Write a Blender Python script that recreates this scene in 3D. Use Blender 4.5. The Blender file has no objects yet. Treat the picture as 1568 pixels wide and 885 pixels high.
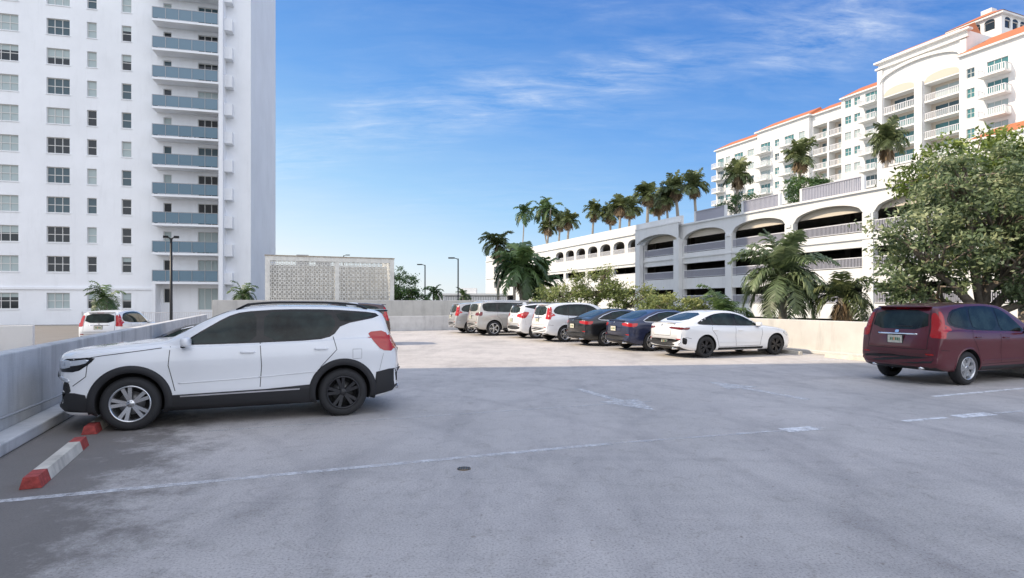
import bpy,bmesh,math,random
from mathutils import Vector,Matrix
from mathutils.bvhtree import BVHTree
from mathutils.geometry import tessellate_polygon
R=random.Random(7)
COL=bpy.context.scene.collection
pi=math.pi
# ------------------------------------------------------------ materials
def nd(nt,t,**k):
    n=nt.nodes.new(t)
    for a,b in k.items(): setattr(n,a,b)
    return n
def M(name,col,rough=.6,metal=0,coat=0,var=0,scale=3,bump=0,bscale=40,spec=.5,tint=False,stain=0,stretch=(1,1,1),transl=0,trans=0):
    m=bpy.data.materials.new(name);m.use_nodes=True;nt=m.node_tree;b=nt.nodes['Principled BSDF'];L=nt.links.new
    b.inputs['Base Color'].default_value=(*col,1);b.inputs['Roughness'].default_value=rough;b.inputs['Metallic'].default_value=metal
    b.inputs['Coat Weight'].default_value=coat;b.inputs['Coat Roughness'].default_value=.03;b.inputs['Specular IOR Level'].default_value=spec
    b.inputs['Transmission Weight'].default_value=trans
    tc=nd(nt,'ShaderNodeTexCoord');mp=nd(nt,'ShaderNodeMapping');mp.inputs['Scale'].default_value=stretch;L(tc.outputs['Object'],mp.inputs[0])
    cur=None
    if var:
        n=nd(nt,'ShaderNodeTexNoise');n.inputs['Scale'].default_value=scale;n.inputs['Detail'].default_value=6;n.inputs['Roughness'].default_value=.6;L(mp.outputs[0],n.inputs[0])
        r=nd(nt,'ShaderNodeValToRGB');r.color_ramp.elements[0].position=.3;r.color_ramp.elements[1].position=.7
        r.color_ramp.elements[0].color=(*[c*(1-var) for c in col],1);r.color_ramp.elements[1].color=(*[min(1,c*(1+var)) for c in col],1)
        L(n.outputs[0],r.inputs[0]);cur=r.outputs[0]
    if stain:
        n=nd(nt,'ShaderNodeTexNoise');n.inputs['Scale'].default_value=1.0;n.inputs['Detail'].default_value=7;n.inputs['Roughness'].default_value=.65
        mp2=nd(nt,'ShaderNodeMapping');mp2.inputs['Scale'].default_value=(2.2,2.2,.35);L(tc.outputs['Object'],mp2.inputs[0]);L(mp2.outputs[0],n.inputs[0])
        r=nd(nt,'ShaderNodeValToRGB');r.color_ramp.elements[0].position=.52;r.color_ramp.elements[1].position=.70
        r.color_ramp.elements[0].color=(0,0,0,1);r.color_ramp.elements[1].color=(stain,)*3+(1,)
        L(n.outputs[0],r.inputs[0])
        mx=nd(nt,'ShaderNodeMix',data_type='RGBA');L(r.outputs[0],mx.inputs[0])
        if cur: L(cur,mx.inputs[6])
        else: mx.inputs[6].default_value=(*col,1)
        mx.inputs[7].default_value=(*[c*.45 for c in col],1);cur=mx.outputs[2]
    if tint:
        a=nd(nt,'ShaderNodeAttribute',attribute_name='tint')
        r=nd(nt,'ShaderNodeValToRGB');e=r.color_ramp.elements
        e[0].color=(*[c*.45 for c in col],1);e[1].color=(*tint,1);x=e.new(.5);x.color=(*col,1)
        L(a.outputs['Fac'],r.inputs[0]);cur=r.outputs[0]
    if cur: L(cur,b.inputs['Base Color'])
    if bump:
        n=nd(nt,'ShaderNodeTexNoise');n.inputs['Scale'].default_value=bscale;n.inputs['Detail'].default_value=4;L(mp.outputs[0],n.inputs[0])
        bp=nd(nt,'ShaderNodeBump');bp.inputs['Strength'].default_value=bump;bp.inputs['Distance'].default_value=.02;L(n.outputs[0],bp.inputs['Height']);L(bp.outputs[0],b.inputs['Normal'])
    if transl:
        t=nd(nt,'ShaderNodeBsdfTranslucent')
        if cur: L(cur,t.inputs[0])
        else: t.inputs[0].default_value=(*col,1)
        ms=nd(nt,'ShaderNodeMixShader');ms.inputs[0].default_value=transl;L(b.outputs[0],ms.inputs[1]);L(t.outputs[0],ms.inputs[2]);L(ms.outputs[0],nt.nodes['Material Output'].inputs[0])
    return m
# ------------------------------------------------------------ mesh builder
class MB:
    def __init__(s): s.v=[];s.f=[];s.m=[];s.t=[];s.mats=[];s.sm=[]
    def mi(s,mat):
        if mat not in s.mats: s.mats.append(mat)
        return s.mats.index(mat)
    def poly(s,pts,mat,tint=.5,smooth=False):
        n=len(s.v);s.v+= [tuple(p) for p in pts];s.f.append(tuple(range(n,n+len(pts))));s.m.append(s.mi(mat));s.t.append(tint);s.sm.append(smooth)
    def mesh(s,verts,faces,mat,smooth=True,tint=.5):
        n=len(s.v);s.v+=[tuple(p) for p in verts];k=s.mi(mat)
        for f in faces: s.f.append(tuple(n+i for i in f));s.m.append(k);s.t.append(tint);s.sm.append(smooth)
    def box(s,a,b,mat,F=None,tint=.5):
        x0,y0,z0=a;x1,y1,z1=b
        P=[(x0,y0,z0),(x1,y0,z0),(x1,y1,z0),(x0,y1,z0),(x0,y0,z1),(x1,y0,z1),(x1,y1,z1),(x0,y1,z1)]
        if F: P=[F(*p) for p in P]
        s.mesh(P,[(0,3,2,1),(4,5,6,7),(0,1,5,4),(1,2,6,5),(2,3,7,6),(3,0,4,7)],mat,False,tint)
    def tube(s,pts,rad,mat,seg=8,tint=.5,cap=True,F=None):
        pts=[Vector(p) for p in pts]
        if F: pts=[Vector(F(*p)) for p in pts]
        if not hasattr(rad,'__len__'): rad=[rad]*len(pts)
        V=[];Fc=[];n=len(pts)
        for i,p in enumerate(pts):
            d=(pts[min(i+1,n-1)]-pts[max(i-1,0)]).normalized()
            up=Vector((0,0,1)) if abs(d.z)<.9 else Vector((1,0,0))
            a=d.cross(up).normalized();b=d.cross(a)
            for k in range(seg):
                t=2*pi*k/seg;V.append(p+(a*math.cos(t)+b*math.sin(t))*rad[i])
        for i in range(n-1):
            for k in range(seg):
                k2=(k+1)%seg;Fc.append((i*seg+k,i*seg+k2,(i+1)*seg+k2,(i+1)*seg+k))
        if cap: Fc.append(tuple(range(seg))[::-1]);Fc.append(tuple((n-1)*seg+k for k in range(seg)))
        s.mesh(V,Fc,mat,True,tint)
    def build(s,name,parent=None,fixn=False):
        me=bpy.data.meshes.new(name);me.from_pydata(s.v,[],s.f)
        for m in s.mats: me.materials.append(m)
        me.polygons.foreach_set('material_index',s.m);me.polygons.foreach_set('use_smooth',s.sm)
        a=me.attributes.new('tint','FLOAT','FACE');a.data.foreach_set('value',s.t)
        me.update()
        if fixn:
            bm=bmesh.new();bm.from_mesh(me);bmesh.ops.recalc_face_normals(bm,faces=bm.faces);bm.to_mesh(me);bm.free()
        o=bpy.data.objects.new(name,me);COL.objects.link(o)
        if parent: o.parent=parent
        return o
def root(name,loc=(0,0,0),rz=0):
    e=bpy.data.objects.new(name,None);COL.objects.link(e);e.location=loc;e.rotation_euler=(0,0,rz);return e
# frames
TH=math.radians(22.5);AX=(-math.sin(TH),math.cos(TH));CX=(math.cos(TH),math.sin(TH))
def PF(c,s,z): return (c*CX[0]+s*AX[0],c*CX[1]+s*AX[1],z)
# ------------------------------------------------------------ world, sun, camera
def world():
    w=bpy.data.worlds.new("World");bpy.context.scene.world=w;w.use_nodes=True
    nt=w.node_tree;L=nt.links.new;bg=nt.nodes['Background']
    sk=nd(nt,'ShaderNodeTexSky',sky_type='NISHITA');sk.sun_disc=False;sk.sun_elevation=math.radians(38);sk.sun_rotation=math.atan2(-.99,-.11)
    tc=nd(nt,'ShaderNodeTexCoord');sp=nd(nt,'ShaderNodeSeparateXYZ');L(tc.outputs['Generated'],sp.inputs[0])
    def mth(op,a,b=None,c=None,clamp=False):
        n=nd(nt,'ShaderNodeMath',operation=op);n.use_clamp=clamp
        for i,x in enumerate((a,b,c)):
            if x is None: continue
            if isinstance(x,(int,float)): n.inputs[i].default_value=x
            else: L(x,n.inputs[i])
        return n.outputs[0]
    def ramp(f,els):
        r=nd(nt,'ShaderNodeValToRGB');e=r.color_ramp.elements
        e[0].position=els[0][0];e[0].color=(*els[0][1],1);e[1].position=els[-1][0];e[1].color=(*els[-1][1],1)
        for p,c in els[1:-1]: x=e.new(p);x.color=(*c,1)
        L(f,r.inputs[0]);return r.outputs[0]
    def mix(f,a,b,mode='MIX'):
        n=nd(nt,'ShaderNodeMix',data_type='RGBA',blend_type=mode);n.clamp_factor=True
        for i,x in ((0,f),(6,a),(7,b)):
            if isinstance(x,(int,float)): n.inputs[i].default_value=x
            elif isinstance(x,tuple): n.inputs[i].default_value=(*x,1)
            else: L(x,n.inputs[i])
        return n.outputs[2]
    x,y,z=sp.outputs
    zz=mth('ADD',z,mth('MULTIPLY',x,.20))
    hz=ramp(zz,[(0,(5.9,6.5,6.9)),(.05,(4.7,6.0,7.1)),(.15,(2.6,4.6,6.9)),(.30,(1.05,2.8,6.1)),(.50,(.34,1.55,4.8)),(1,(.25,1.1,3.8))])
    col=mix(.84,sk.outputs[0],hz)
    # wispy cirrus on a projected plane
    zc=mth('MAXIMUM',z,0.0);den=mth('ADD',zc,.13)
    X=mth('DIVIDE',x,den);Y=mth('DIVIDE',y,den);ca,sa=math.cos(math.radians(26)),math.sin(math.radians(26))
    U=mth('SUBTRACT',mth('MULTIPLY',X,ca),mth('MULTIPLY',Y,sa));V=mth('ADD',mth('MULTIPLY',X,sa),mth('MULTIPLY',Y,ca))
    cb=nd(nt,'ShaderNodeCombineXYZ');L(mth('MULTIPLY',U,1.9),cb.inputs[0]);L(mth('MULTIPLY',mth('ADD',V,mth('MULTIPLY',U,-.45)),4.6),cb.inputs[1])
    n1=nd(nt,'ShaderNodeTexNoise');n1.inputs['Scale'].default_value=1.7;n1.inputs['Detail'].default_value=12;n1.inputs['Roughness'].default_value=.68;n1.inputs['Distortion'].default_value=.35;L(cb.outputs[0],n1.inputs[0])
    cb2=nd(nt,'ShaderNodeCombineXYZ');L(U,cb2.inputs[0]);L(V,cb2.inputs[1]);cb2.inputs[2].default_value=3.3
    n2=nd(nt,'ShaderNodeTexNoise');n2.inputs['Scale'].default_value=1.6;n2.inputs['Detail'].default_value=4;L(cb2.outputs[0],n2.inputs[0])
    dv=mth('DIVIDE',mth('SUBTRACT',V,1.80),.21);band=mth('POWER',2.718,mth('MULTIPLY',mth('MULTIPLY',dv,dv),-1.0))
    band=mth('ADD',mth('MULTIPLY',band,.70),.12)
    f=mth('MULTIPLY',ramp(n1.outputs[0],[(.38,(0,0,0)),(.56,(.32,.32,.32)),(.80,(1,1,1))]),ramp(n2.outputs[0],[(.36,(.14,.14,.14)),(.60,(1,1,1))]))
    f=mth('MULTIPLY',mth('MULTIPLY',f,band),1.2,clamp=True)
    col=mix(f,col,(6.0,6.5,7.2))
    # added unseen cloud bank behind the photographer and overhead, brightening the shaded foreground
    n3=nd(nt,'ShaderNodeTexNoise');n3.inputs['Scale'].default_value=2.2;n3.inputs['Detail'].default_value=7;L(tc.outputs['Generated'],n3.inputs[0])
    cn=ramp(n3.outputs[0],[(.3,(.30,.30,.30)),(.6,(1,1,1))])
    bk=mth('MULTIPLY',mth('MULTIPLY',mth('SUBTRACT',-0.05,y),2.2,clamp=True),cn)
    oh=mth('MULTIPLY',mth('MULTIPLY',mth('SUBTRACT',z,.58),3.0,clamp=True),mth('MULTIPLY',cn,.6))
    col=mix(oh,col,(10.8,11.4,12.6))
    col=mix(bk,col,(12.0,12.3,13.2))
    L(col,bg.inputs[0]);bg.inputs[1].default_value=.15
    e=math.radians(38);s=Vector((-.99*math.cos(e),-.11*math.cos(e),math.sin(e)))
    l=bpy.data.lights.new('sun','SUN');l.energy=4.8;l.angle=math.radians(.5);l.color=(1,.85,.65)
    o=bpy.data.objects.new('sun',l);COL.objects.link(o);o.rotation_euler=s.to_track_quat('Z','Y').to_euler()
    c=bpy.data.cameras.new('camera');co=bpy.data.objects.new('camera',c);COL.objects.link(co);co.location=(0,0,1.7);co.rotation_euler=(pi/2,0,0)
    c.lens=20.66;c.shift_y=.0131;c.clip_end=4000;bpy.context.scene.camera=co
    v=bpy.context.scene.view_settings;v.view_transform='Standard';v.look='None';v.exposure=0
world()
# ------------------------------------------------------------ common mats
white_wall=M('white_stucco',(.74,.74,.73),.85,var=.05,scale=.6,bump=.15,bscale=60)
tower_wall=M('tower_paint',(.80,.82,.85),.8,var=.05,scale=.25,stain=.10)
garage_wall=M('garage_paint',(.74,.74,.73),.85,var=.05,scale=.4,stain=.14)
garage_cream=M('garage_cream',(.60,.54,.45),.85)
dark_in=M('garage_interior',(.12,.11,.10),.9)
conc=M('parapet_concrete',(.58,.58,.57),.85,var=.14,scale=1.5,bump=.25,bscale=50,stain=.55)
cream=M('parapet_cream',(.60,.58,.545),.85,var=.08,scale=1.5,bump=.25,bscale=50,stain=.4)
gl_dark=M('window_glass',(.015,.02,.025),.05,spec=.5)
gl_mid=M('window_glass_blue',(.05,.09,.11),.08,spec=.5)
gl_teal=M('window_glass_teal',(.06,.18,.19),.1,spec=.6)
blind=M('window_blind',(.36,.43,.43),.25,spec=.6)
frame_w=M('window_frame',(.62,.62,.60),.5)
frame_d=M('door_frame_dark',(.05,.05,.05),.5)
rail_gl=M('balcony_glass',(.12,.20,.26),.12,spec=.7)
rail_w=M('rail_white',(.66,.66,.68),.5)
rail_g=M('rail_grey',(.42,.42,.48),.5)
terra=M('terracotta_tile',(.46,.15,.06),.8,var=.25,scale=8,bump=.6,bscale=12)
metal_d=M('dark_metal',(.03,.03,.03),.4,metal=.6)
metal_g=M('grey_metal',(.35,.35,.36),.4,metal=.7)
# ------------------------------------------------------------ facade
def facade(mb,F,u0,u1,z0,z1,holes,wall,depth=.18,frame=frame_w,glass=None,fw=.06):
    """F(u,n,z). holes: (ua,ub,za,zb,style,nx)"""
    us=sorted({u0,u1}|{round(h[0],4) for h in holes}|{round(h[1],4) for h in holes});us=[u for u in us if u0-1e-5<=u<=u1+1e-5]
    zs=sorted({z0,z1}|{round(h[2],4) for h in holes}|{round(h[3],4) for h in holes});zs=[u for u in zs if z0-1e-5<=u<=z1+1e-5]
    hs=[(round(h[0],4),round(h[1],4),round(h[2],4),round(h[3],4)) for h in holes]
    for j in range(len(zs)-1):
        zc=(zs[j]+zs[j+1])/2;row=[h for h in hs if h[2]<zc<h[3]]
        run=None
        for i in range(len(us)-1):
            uc=(us[i]+us[i+1])/2
            inh=any(h[0]<uc<h[1] for h in row)
            if not inh and run is None: run=us[i]
            if inh and run is not None: mb.poly([F(run,0,zs[j]),F(us[i],0,zs[j]),F(us[i],0,zs[j+1]),F(run,0,zs[j+1])],wall);run=None
        if run is not None: mb.poly([F(run,0,zs[j]),F(us[-1],0,zs[j]),F(us[-1],0,zs[j+1]),F(run,0,zs[j+1])],wall)
    for h in holes:
        a,b,c,d=h[:4];st=h[4] if len(h)>4 else 'w';nx=h[5] if len(h)>5 else 2
        dp=depth if st!='open' else h[6]
        mb.poly([F(a,0,c),F(b,0,c),F(b,-dp,c),F(a,-dp,c)],wall);mb.poly([F(a,0,d),F(a,-dp,d),F(b,-dp,d),F(b,0,d)],wall)
        mb.poly([F(a,0,c),F(a,-dp,c),F(a,-dp,d),F(a,0,d)],wall);mb.poly([F(b,0,c),F(b,0,d),F(b,-dp,d),F(b,-dp,c)],wall)
        if st=='open': continue
        g=glass() if glass else gl_dark
        mb.poly([F(a,-dp,c),F(b,-dp,c),F(b,-dp,d),F(a,-dp,d)],g)
        if g is gl_dark and st=='w2' and R.random()<.4:
            q=R.uniform(.25,.6);mb.poly([F(a,-dp+.002,d-(d-c)*q),F(b,-dp+.002,d-(d-c)*q),F(b,-dp+.002,d),F(a,-dp+.002,d)],blind)
        f=fw
        mb.box((a,-dp+.003,c),(a+f,-dp+.05,d),frame,F);mb.box((b-f,-dp+.003,c),(b,-dp+.05,d),frame,F)
        mb.box((a+f,-dp+.003,c),(b-f,-dp+.048,c+f),frame,F);mb.box((a+f,-dp+.003,d-f),(b-f,-dp+.048,d),frame,F)
        for k in range(1,nx):
            u=a+(b-a)*k/nx;mb.box((u-f/2,-dp+.003,c+f),(u+f/2,-dp+.045,d-f),frame,F)
        if st=='w2': mb.box((a+f,-dp+.003,(c+d)/2-f/2),(b-f,-dp+.04,(c+d)/2+f/2),frame,F)
        if st in('w','w2'): mb.box((a-.06,-.01,c-.08),(b+.06,.06,c-.002),wall,F)
# ------------------------------------------------------------ ground, deck
def deck_mat():
    m=bpy.data.materials.new('deck_coating');m.use_nodes=True;nt=m.node_tree;b=nt.nodes['Principled BSDF'];L=nt.links.new
    tc=nd(nt,'ShaderNodeTexCoord')
    def noise(sc,det=6,ro=.6,st=None,dist=0,off=0):
        n=nd(nt,'ShaderNodeTexNoise');n.inputs['Scale'].default_value=sc;n.inputs['Detail'].default_value=det;n.inputs['Roughness'].default_value=ro;n.inputs['Distortion'].default_value=dist
        if st:
            mp=nd(nt,'ShaderNodeMapping');mp.inputs['Scale'].default_value=st[0];mp.inputs['Rotation'].default_value=(0,0,st[1]);mp.inputs['Location'].default_value=(off,off,0);L(tc.outputs['Object'],mp.inputs[0]);L(mp.outputs[0],n.inputs[0])
        else: L(tc.outputs['Object'],n.inputs[0])
        return n.outputs[0]
    def ramp(f,els):
        r=nd(nt,'ShaderNodeValToRGB');e=r.color_ramp.elements
        e[0].position=els[0][0];e[0].color=(*els[0][1],1);e[1].position=els[-1][0];e[1].color=(*els[-1][1],1)
        for p,c in els[1:-1]: x=e.new(p);x.color=(*c,1)
        L(f,r.inputs[0]);return r.outputs[0]
    def mul(a,b2,f=1.0):
        n=nd(nt,'ShaderNodeMix',data_type='RGBA',blend_type='MULTIPLY');n.inputs[0].default_value=f;L(a,n.inputs[6]);L(b2,n.inputs[7]);return n.outputs[2]
    c=ramp(noise(.35,8,.62),[(.3,(.43,.405,.38)),(.5,(.51,.478,.45)),(.72,(.57,.53,.50))])
    c=mul(c,ramp(noise(1.1,8,.7,((1,.30,1),TH)),[(.33,(.80,.80,.81)),(.5,(1,1,1)),(.75,(1.08,1.08,1.07))]))
    c=mul(c,ramp(noise(.9,6,.65,((.22,1.6,1),-TH),.5,7),[(.36,(.82,.82,.83)),(.50,(1,1,1)),(1,(1,1,1))]),.45)
    c=mul(c,ramp(noise(55,3,.75),[(.34,(.58,.56,.54)),(.48,(1,1,1)),(.7,(1.18,1.18,1.16))]),.9)
    c=mul(c,ramp(noise(4.5,8,.75,None,.8),[(.30,(.74,.72,.69)),(.46,(1,1,1)),(.7,(1.06,1.06,1.06))]),.85)
    c=mul(c,ramp(noise(13,2,.5),[(.24,(.55,.50,.45)),(.30,(1,1,1)),(1,(1,1,1))]),.7)
    v=nd(nt,'ShaderNodeTexVoronoi',feature='DISTANCE_TO_EDGE');v.inputs['Scale'].default_value=.28
    nn=nd(nt,'ShaderNodeTexNoise');nn.inputs['Scale'].default_value=1.4;nn.inputs['Detail'].default_value=6;L(tc.outputs['Object'],nn.inputs[0])
    va=nd(nt,'ShaderNodeVectorMath',operation='MULTIPLY_ADD');L(nn.outputs[1],va.inputs[0]);va.inputs[1].default_value=(1.2,1.2,0);L(tc.outputs['Object'],va.inputs[2]);L(va.outputs[0],v.inputs[0])
    c=mul(c,ramp(v.outputs[0],[(0,(.62,.62,.62)),(.003,(1,1,1)),(1,(1,1,1))]),.30)
    for (cx,cy,sc,lc) in ((-9,2,.16,.30),(12,2,.13,.25)):
        wv=nd(nt,'ShaderNodeTexWave',wave_type='RINGS',rings_direction='Z');wv.inputs['Scale'].default_value=sc;wv.inputs['Distortion'].default_value=2.0;wv.inputs['Detail'].default_value=3;wv.inputs['Detail Scale'].default_value=.3
        mp=nd(nt,'ShaderNodeMapping');mp.inputs['Location'].default_value=(-cx,-cy,0);L(tc.outputs['Object'],mp.inputs[0]);L(mp.outputs[0],wv.inputs[0])
        c=mul(c,ramp(wv.outputs[1],[(0,(.74,.74,.75)),(.05,(1,1,1)),(1,(1,1,1))]),lc)
    sp=nd(nt,'ShaderNodeSeparateXYZ');L(tc.outputs['Object'],sp.inputs[0])
    def mth(op,a,b2=None,clamp=False):
        n=nd(nt,'ShaderNodeMath',operation=op);n.use_clamp=clamp
        for i,x in enumerate((a,b2)):
            if x is None: continue
            if isinstance(x,(int,float)): n.inputs[i].default_value=x
            else: L(x,n.inputs[i])
        return n.outputs[0]
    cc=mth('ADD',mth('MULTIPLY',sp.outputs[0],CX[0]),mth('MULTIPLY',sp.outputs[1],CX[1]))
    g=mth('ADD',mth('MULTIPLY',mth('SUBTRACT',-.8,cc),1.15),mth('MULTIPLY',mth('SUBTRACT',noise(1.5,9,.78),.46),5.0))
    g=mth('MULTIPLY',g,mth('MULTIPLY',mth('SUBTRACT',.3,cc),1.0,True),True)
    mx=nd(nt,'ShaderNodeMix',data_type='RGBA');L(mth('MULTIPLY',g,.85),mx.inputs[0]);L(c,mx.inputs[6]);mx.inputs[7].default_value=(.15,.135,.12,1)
    L(mx.outputs[2],b.inputs['Base Color']);b.inputs['Roughness'].default_value=.72
    bp=nd(nt,'ShaderNodeBump');bp.inputs['Strength'].default_value=.5;bp.inputs['Distance'].default_value=.008;L(noise(90,3,.65),bp.inputs['Height']);L(bp.outputs[0],b.inputs['Normal'])
    return m
dk=deck_mat()
mb=MB();S=2000
gm=M('ground_asphalt_grass',(.11,.12,.085),.9,var=.35,scale=.05)
mb.poly([(-S,-S,-3),(S,-S,-3),(S,S,-3),(-S,S,-3)],gm);mb.build('ground')
mb=MB();mb.poly([PF(22,-40,-2.99),PF(38,-40,-2.99),PF(38,200,-2.99),PF(22,200,-2.99)],M('asphalt',(.06,.06,.06),.85,var=.2))
mb.build('street_road')
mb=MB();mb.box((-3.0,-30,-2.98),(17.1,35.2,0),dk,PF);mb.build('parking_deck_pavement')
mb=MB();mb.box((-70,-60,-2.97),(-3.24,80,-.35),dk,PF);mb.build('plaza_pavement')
def wall(name,boxes,mat):
    m=MB()
    for a,b in boxes: m.box(a,b,mat,PF)
    o=m.build(name)
    bv=o.modifiers.new('b','BEVEL');bv.width=.02;bv.segments=2;bv.limit_method='ANGLE'
    return o
wall('concrete_parapet_wall',[((-3.22,-30,-.4),(-3.0,34.8,1.07)),((-2.998,-30,.002),(-2.70,34.7,.15))],conc)
wall('concrete_parapet_wall',[((16.9,-30,-2),(17.12,35.0,1.1)),((16.6,-30,.002),(16.898,34.7,.12))],cream)
wall('concrete_parapet_wall',[((-3.2,34.82,-.4),(17.1,35.05,.88))],conc)
wall('boundary_wall',[((-3.2,40.5,-3),(20,40.75,1.85))],cream)
wall('ramp_wall',[((-26,22.3,-.35),(-8.6,22.55,1.02)),((-8.85,14,-.35),(-8.6,22.29,.8))],conc)
wall('planter_wall',[((-30,30,-.35),(-9,30.25,.75))],white_wall)
mb=MB();mb.tube([(-2.96,s,.30+.02*math.sin(s)) for s in [-5+i for i in range(40)]],.018,M('conduit',(.4,.4,.4),.5),6,F=PF);mb.build('conduit_pipe')
def paint_mat(thr,col=.80,soft=.1):
    m=bpy.data.materials.new('worn_paint');m.use_nodes=True;nt=m.node_tree;b=nt.nodes['Principled BSDF'];L=nt.links.new
    b.inputs['Base Color'].default_value=(col,col,col,1);b.inputs['Roughness'].default_value=.7
    tc=nd(nt,'ShaderNodeTexCoord');n=nd(nt,'ShaderNodeTexNoise');n.inputs['Scale'].default_value=7;n.inputs['Detail'].default_value=10;n.inputs['Roughness'].default_value=.8;L(tc.outputs['Object'],n.inputs[0])
    r=nd(nt,'ShaderNodeValToRGB');r.color_ramp.elements[0].position=thr-soft;r.color_ramp.elements[1].position=thr+soft;L(n.outputs[0],r.inputs[0])
    t=nd(nt,'ShaderNodeBsdfTransparent');ms=nd(nt,'ShaderNodeMixShader');L(r.outputs[0],ms.inputs[0]);L(t.outputs[0],ms.inputs[1]);L(b.outputs[0],ms.inputs[2]);L(ms.outputs[0],nt.nodes['Material Output'].inputs[0])
    return m
p1=paint_mat(.49,.76,.16);p2=paint_mat(.58,.72,.2);p3=paint_mat(.42,.84,.12)
mb=MB()
def stripe(x0,y0,x1,y1,w,mat,z=.004):
    d=Vector((x1-x0,y1-y0)).normalized();n=Vector((-d.y,d.x))*w/2
    mb.poly([(x0-n.x,y0-n.y,z),(x1-n.x,y1-n.y,z),(x1+n.x,y1+n.y,z),(x0+n.x,y0+n.y,z)],mat)
stripe(-4.75,4.88,1.2,7.07,.10,p1)
stripe(1.25,7.09,4.2,7.95,.08,p2,.0042)
for a,b,w,mt in ((1.4,1.9,.09,p2),(2.9,3.4,.09,p1),(3.6,4.1,.22,p3)): stripe(a,7.07+(a-1.2)*.30,b,7.07+(b-1.2)*.30,w,mt,.0048)
for a,b,w,mt in ((5.6,6.4,.10,p3),(6.6,7.3,.22,p3),(7.4,8.6,.09,p1),(8.7,9.6,.2,p3)): stripe(a,8.4+(a-5.6)*.33,b,8.4+(b-5.6)*.33,w,mt)
stripe(7.6,10.6,11.8,12.3,.11,p3)
stripe(-4.0,7.75,2.4,10.1,.06,p2)
for k in range(3,9):
    s=4.55+k*2.75;a=PF(-2.6,s,0);b=PF(2.2,s,0);stripe(a[0],a[1],b[0],b[1],.09,p1)
for k in range(1,8):
    s=9.8+k*2.65;a=PF(11.6,s,0);b=PF(16.4,s,0);stripe(a[0],a[1],b[0],b[1],.09,p1)
def arrow(c,s,sg,mat):
    z=.0045
    mb.poly([PF(c-.09,s-1.2*sg,z),PF(c+.09,s-1.2*sg,z),PF(c+.09,s+.3*sg,z),PF(c-.09,s+.3*sg,z)],mat)
    mb.poly([PF(c-.40,s+.3*sg,z),PF(c+.40,s+.3*sg,z),PF(c,s+1.35*sg,z)],mat)
arrow(5.6,9.0,-1,p1);arrow(8.7,8.7,1,p1)
mb.build('painted_markings')
mb=MB();x,y=-.49,6.0
mb.tube([(x,y,.001),(x,y,.006)],.07,M('drain_iron',(.20,.15,.10),.7,var=.5,scale=30),20)
for k in range(-2,3): mb.box((x+k*.025-.006,y-.05,.0065),(x+k*.025+.006,y+.05,.008),metal_d)
mb.build('floor_drain')
ws=M('stop_concrete',(.62,.58,.50),.85,var=.15,scale=6,bump=.5,bscale=40,stain=.7);wr=M('stop_red_paint',(.38,.06,.05),.7,var=.4,scale=14,bump=.4,bscale=40)
def stop(c,s,red=True,rot=0):
    m=MB();L2=.88
    def sec(v,z=0):
        return [(-.085,v,.003),(-.055,v,.11),(.055,v,.11),(.085,v,.003)]
    cuts=[-L2,-L2+.02,-.62,-.6,.6,.62,L2-.02,L2]
    for i in range(len(cuts)-1):
        a=sec(cuts[i]);b=sec(cuts[i+1]);mt=wr if red and (abs((cuts[i]+cuts[i+1])/2)>.6) else ws
        for k in range(3): m.poly([a[k],a[k+1],b[k+1],b[k]],mt)
        if i==0: m.poly(a,mt)
        if i==len(cuts)-2: m.poly(b[::-1],mt)
    o=m.build('wheel_stop',fixn=True);o.location=PF(c,s,0);o.rotation_euler[2]=TH+rot
    bv=o.modifiers.new('b','BEVEL');bv.width=.012;bv.segments=2;bv.limit_method='ANGLE'
stop(-2.03,7.5,True,.03);stop(-2.13,9.93);stop(-2.1,12.8)
for s in (12.2,14.9): stop(15.95,s,False)
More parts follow.
